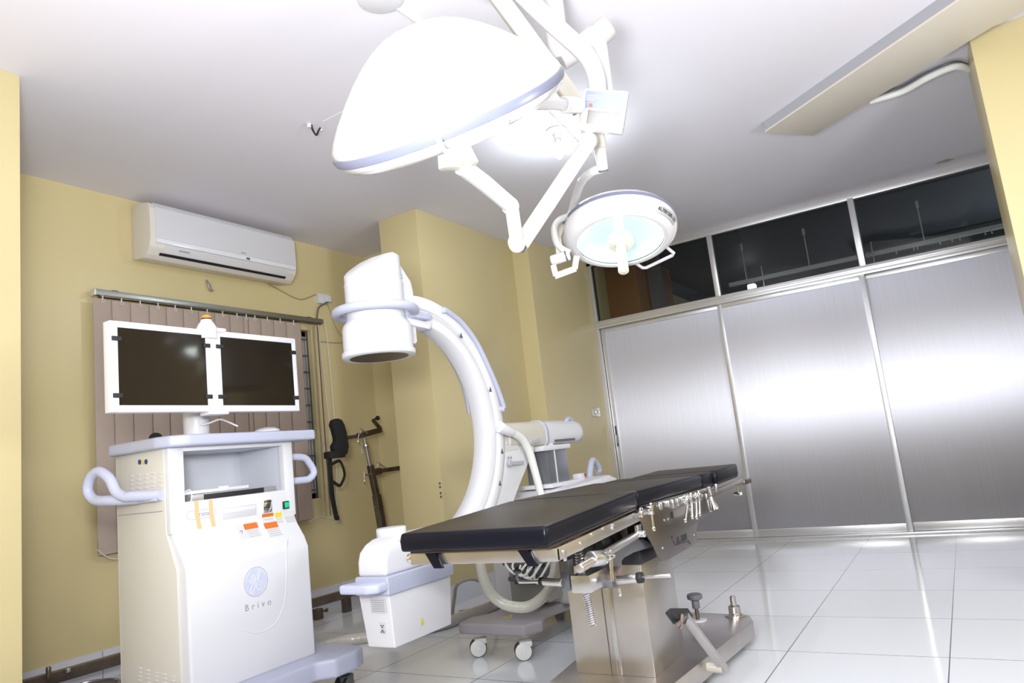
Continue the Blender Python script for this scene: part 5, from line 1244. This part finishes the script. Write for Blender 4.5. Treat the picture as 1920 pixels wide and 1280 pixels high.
# black leg support hanging from the arm
xk = xs+0.055
t = thing('leg_support', 'black padded leg support with dangling straps hung on the traction frame arm', 'leg support', AX(627, 970, xk))
sh_ = [(614, 797), (617, 788), (624, 785), (632, 788), (637, 798), (641, 812), (645, 838), (642, 852), (634, 858), (624, 856), (618, 850), (616, 836), (622, 828), (620, 815)]
obj('pad', MB().prism([AX(a, b, xk-0.02) for a, b in sh_], (0.06, 0, 0), 0.018, 3), black_cloth, t)
obj('hanging_loop', MB().tube([AX(634, 806, xk+0.02), AX(641, 808, xs+0.012), AX(645, 820, xs-0.012), AX(640, 832, xs+0.012), AX(633, 834, xk+0.02)], 0.006, 8), black_cloth, t)
obj('buckle', MB().box(AX(615, 856, xk)-Vector((0.02, 0.025, 0.015)), AX(640, 850, xk)+Vector((0.045, 0.0, 0.02)), 0.01), black, t)
def web(pts, r=0.012): return MB().tube([AX(a, b, xk+0.01) for a, b in pts], r, 10, flat=0.45, up=(0, 1, 0))
obj('strap', web([(618, 856), (619, 880), (621, 905), (623, 930), (627, 952), (631, 972)], 0.021), black_cloth, t)
obj('strap_loop', web([(622, 870), (636, 864), (643, 875), (646, 890), (642, 903), (636, 910), (625, 903)], 0.012), black_cloth, t)
obj('strap_end', MB().box(AX(628, 973, xk)-Vector((0, 0, 0.01)), AX(634, 968, xk)+Vector((0.012, 0.0, 0.005)), 0.002), black, t)
# steel bar lying along the skirting
t = thing('floor_bar', 'long dark steel bar lying low along the skirting behind the cart', 'steel bar', (-4.05, 2.8, 0.0))
b0, b1 = AZ(33, 1288, 0.12), AZ(688, 1102, 0.12)
b0 = Vector((-4.10, 1.50, 0.115)); b1 = Vector((-3.90, 4.10, 0.125))
obj('bar', MB().rtube([b0, b1], 0.022, 0.028, (0, 0, 1), rad=0.003), steel_dark, t)
for f_ in (0.1, 0.9):
    c_ = b0.lerp(b1, f_); obj('bar_foot', MB().box((c_.x-0.02, c_.y-0.03, 0), (c_.x+0.02, c_.y+0.03, 0.095), 0.003), steel_dark, t)
for px, py in ((91, 1262), (128, 1264)):
    c_ = AX(px, py, -4.02); obj('bar_peg', MB().cyl((c_.x, c_.y, 0.13), (c_.x, c_.y, c_.z+0.03), 0.012, 16, bev=0.002), steel_bright if px > 100 else steel_dark, t)
t = thing('round_base', 'round grey steel base plate on the floor in the lower left corner', 'base plate', AZ(160, 1300, 0))
c_ = AZ(160, 1312, 0)
obj('plate', MB().cyl(c_, c_+Vector((0, 0, 0.05)), 0.16, 48, bev=0.006), mat('plate_dark', (0.22, 0.20, 0.20), 0.35, metal=0.6), t)
obj('plate_rim', MB().torus(c_+Vector((0, 0, 0.052)), (0, 0, 1), 0.15, 0.006, 48, 8), steel_bright, t)
c_ = AZ(595, 1152, 0.03)
tag(obj('clamp_knob', MB().box((c_.x-0.03, c_.y-0.03, 0), (c_.x+0.03, c_.y+0.03, 0.07), 0.006).cyl((c_.x+0.0, c_.y+0.02, 0.04), (c_.x, c_.y+0.08, 0.04), 0.008, 12).sphere((c_.x, c_.y+0.085, 0.04), 0.014, (1, 1, 1), 12), steel_dark), 'small dark steel clamp on the floor right of the cart, by the skirting', 'clamp')

# small bracket marks left on the pillar face
t = thing('wall_plug', 'column of small dark wall plugs on the lower face of the yellow pillar', 'wall plug', AX(824, 915, XP))
for py in (906, 913, 924, 931):
    p = AX(824+(py-906)*0.09, py, XP); obj('plug_hole', MB().cyl((XP, p.y, p.z), (XP+0.004, p.y, p.z), 0.008, 12), grey_dark, t)
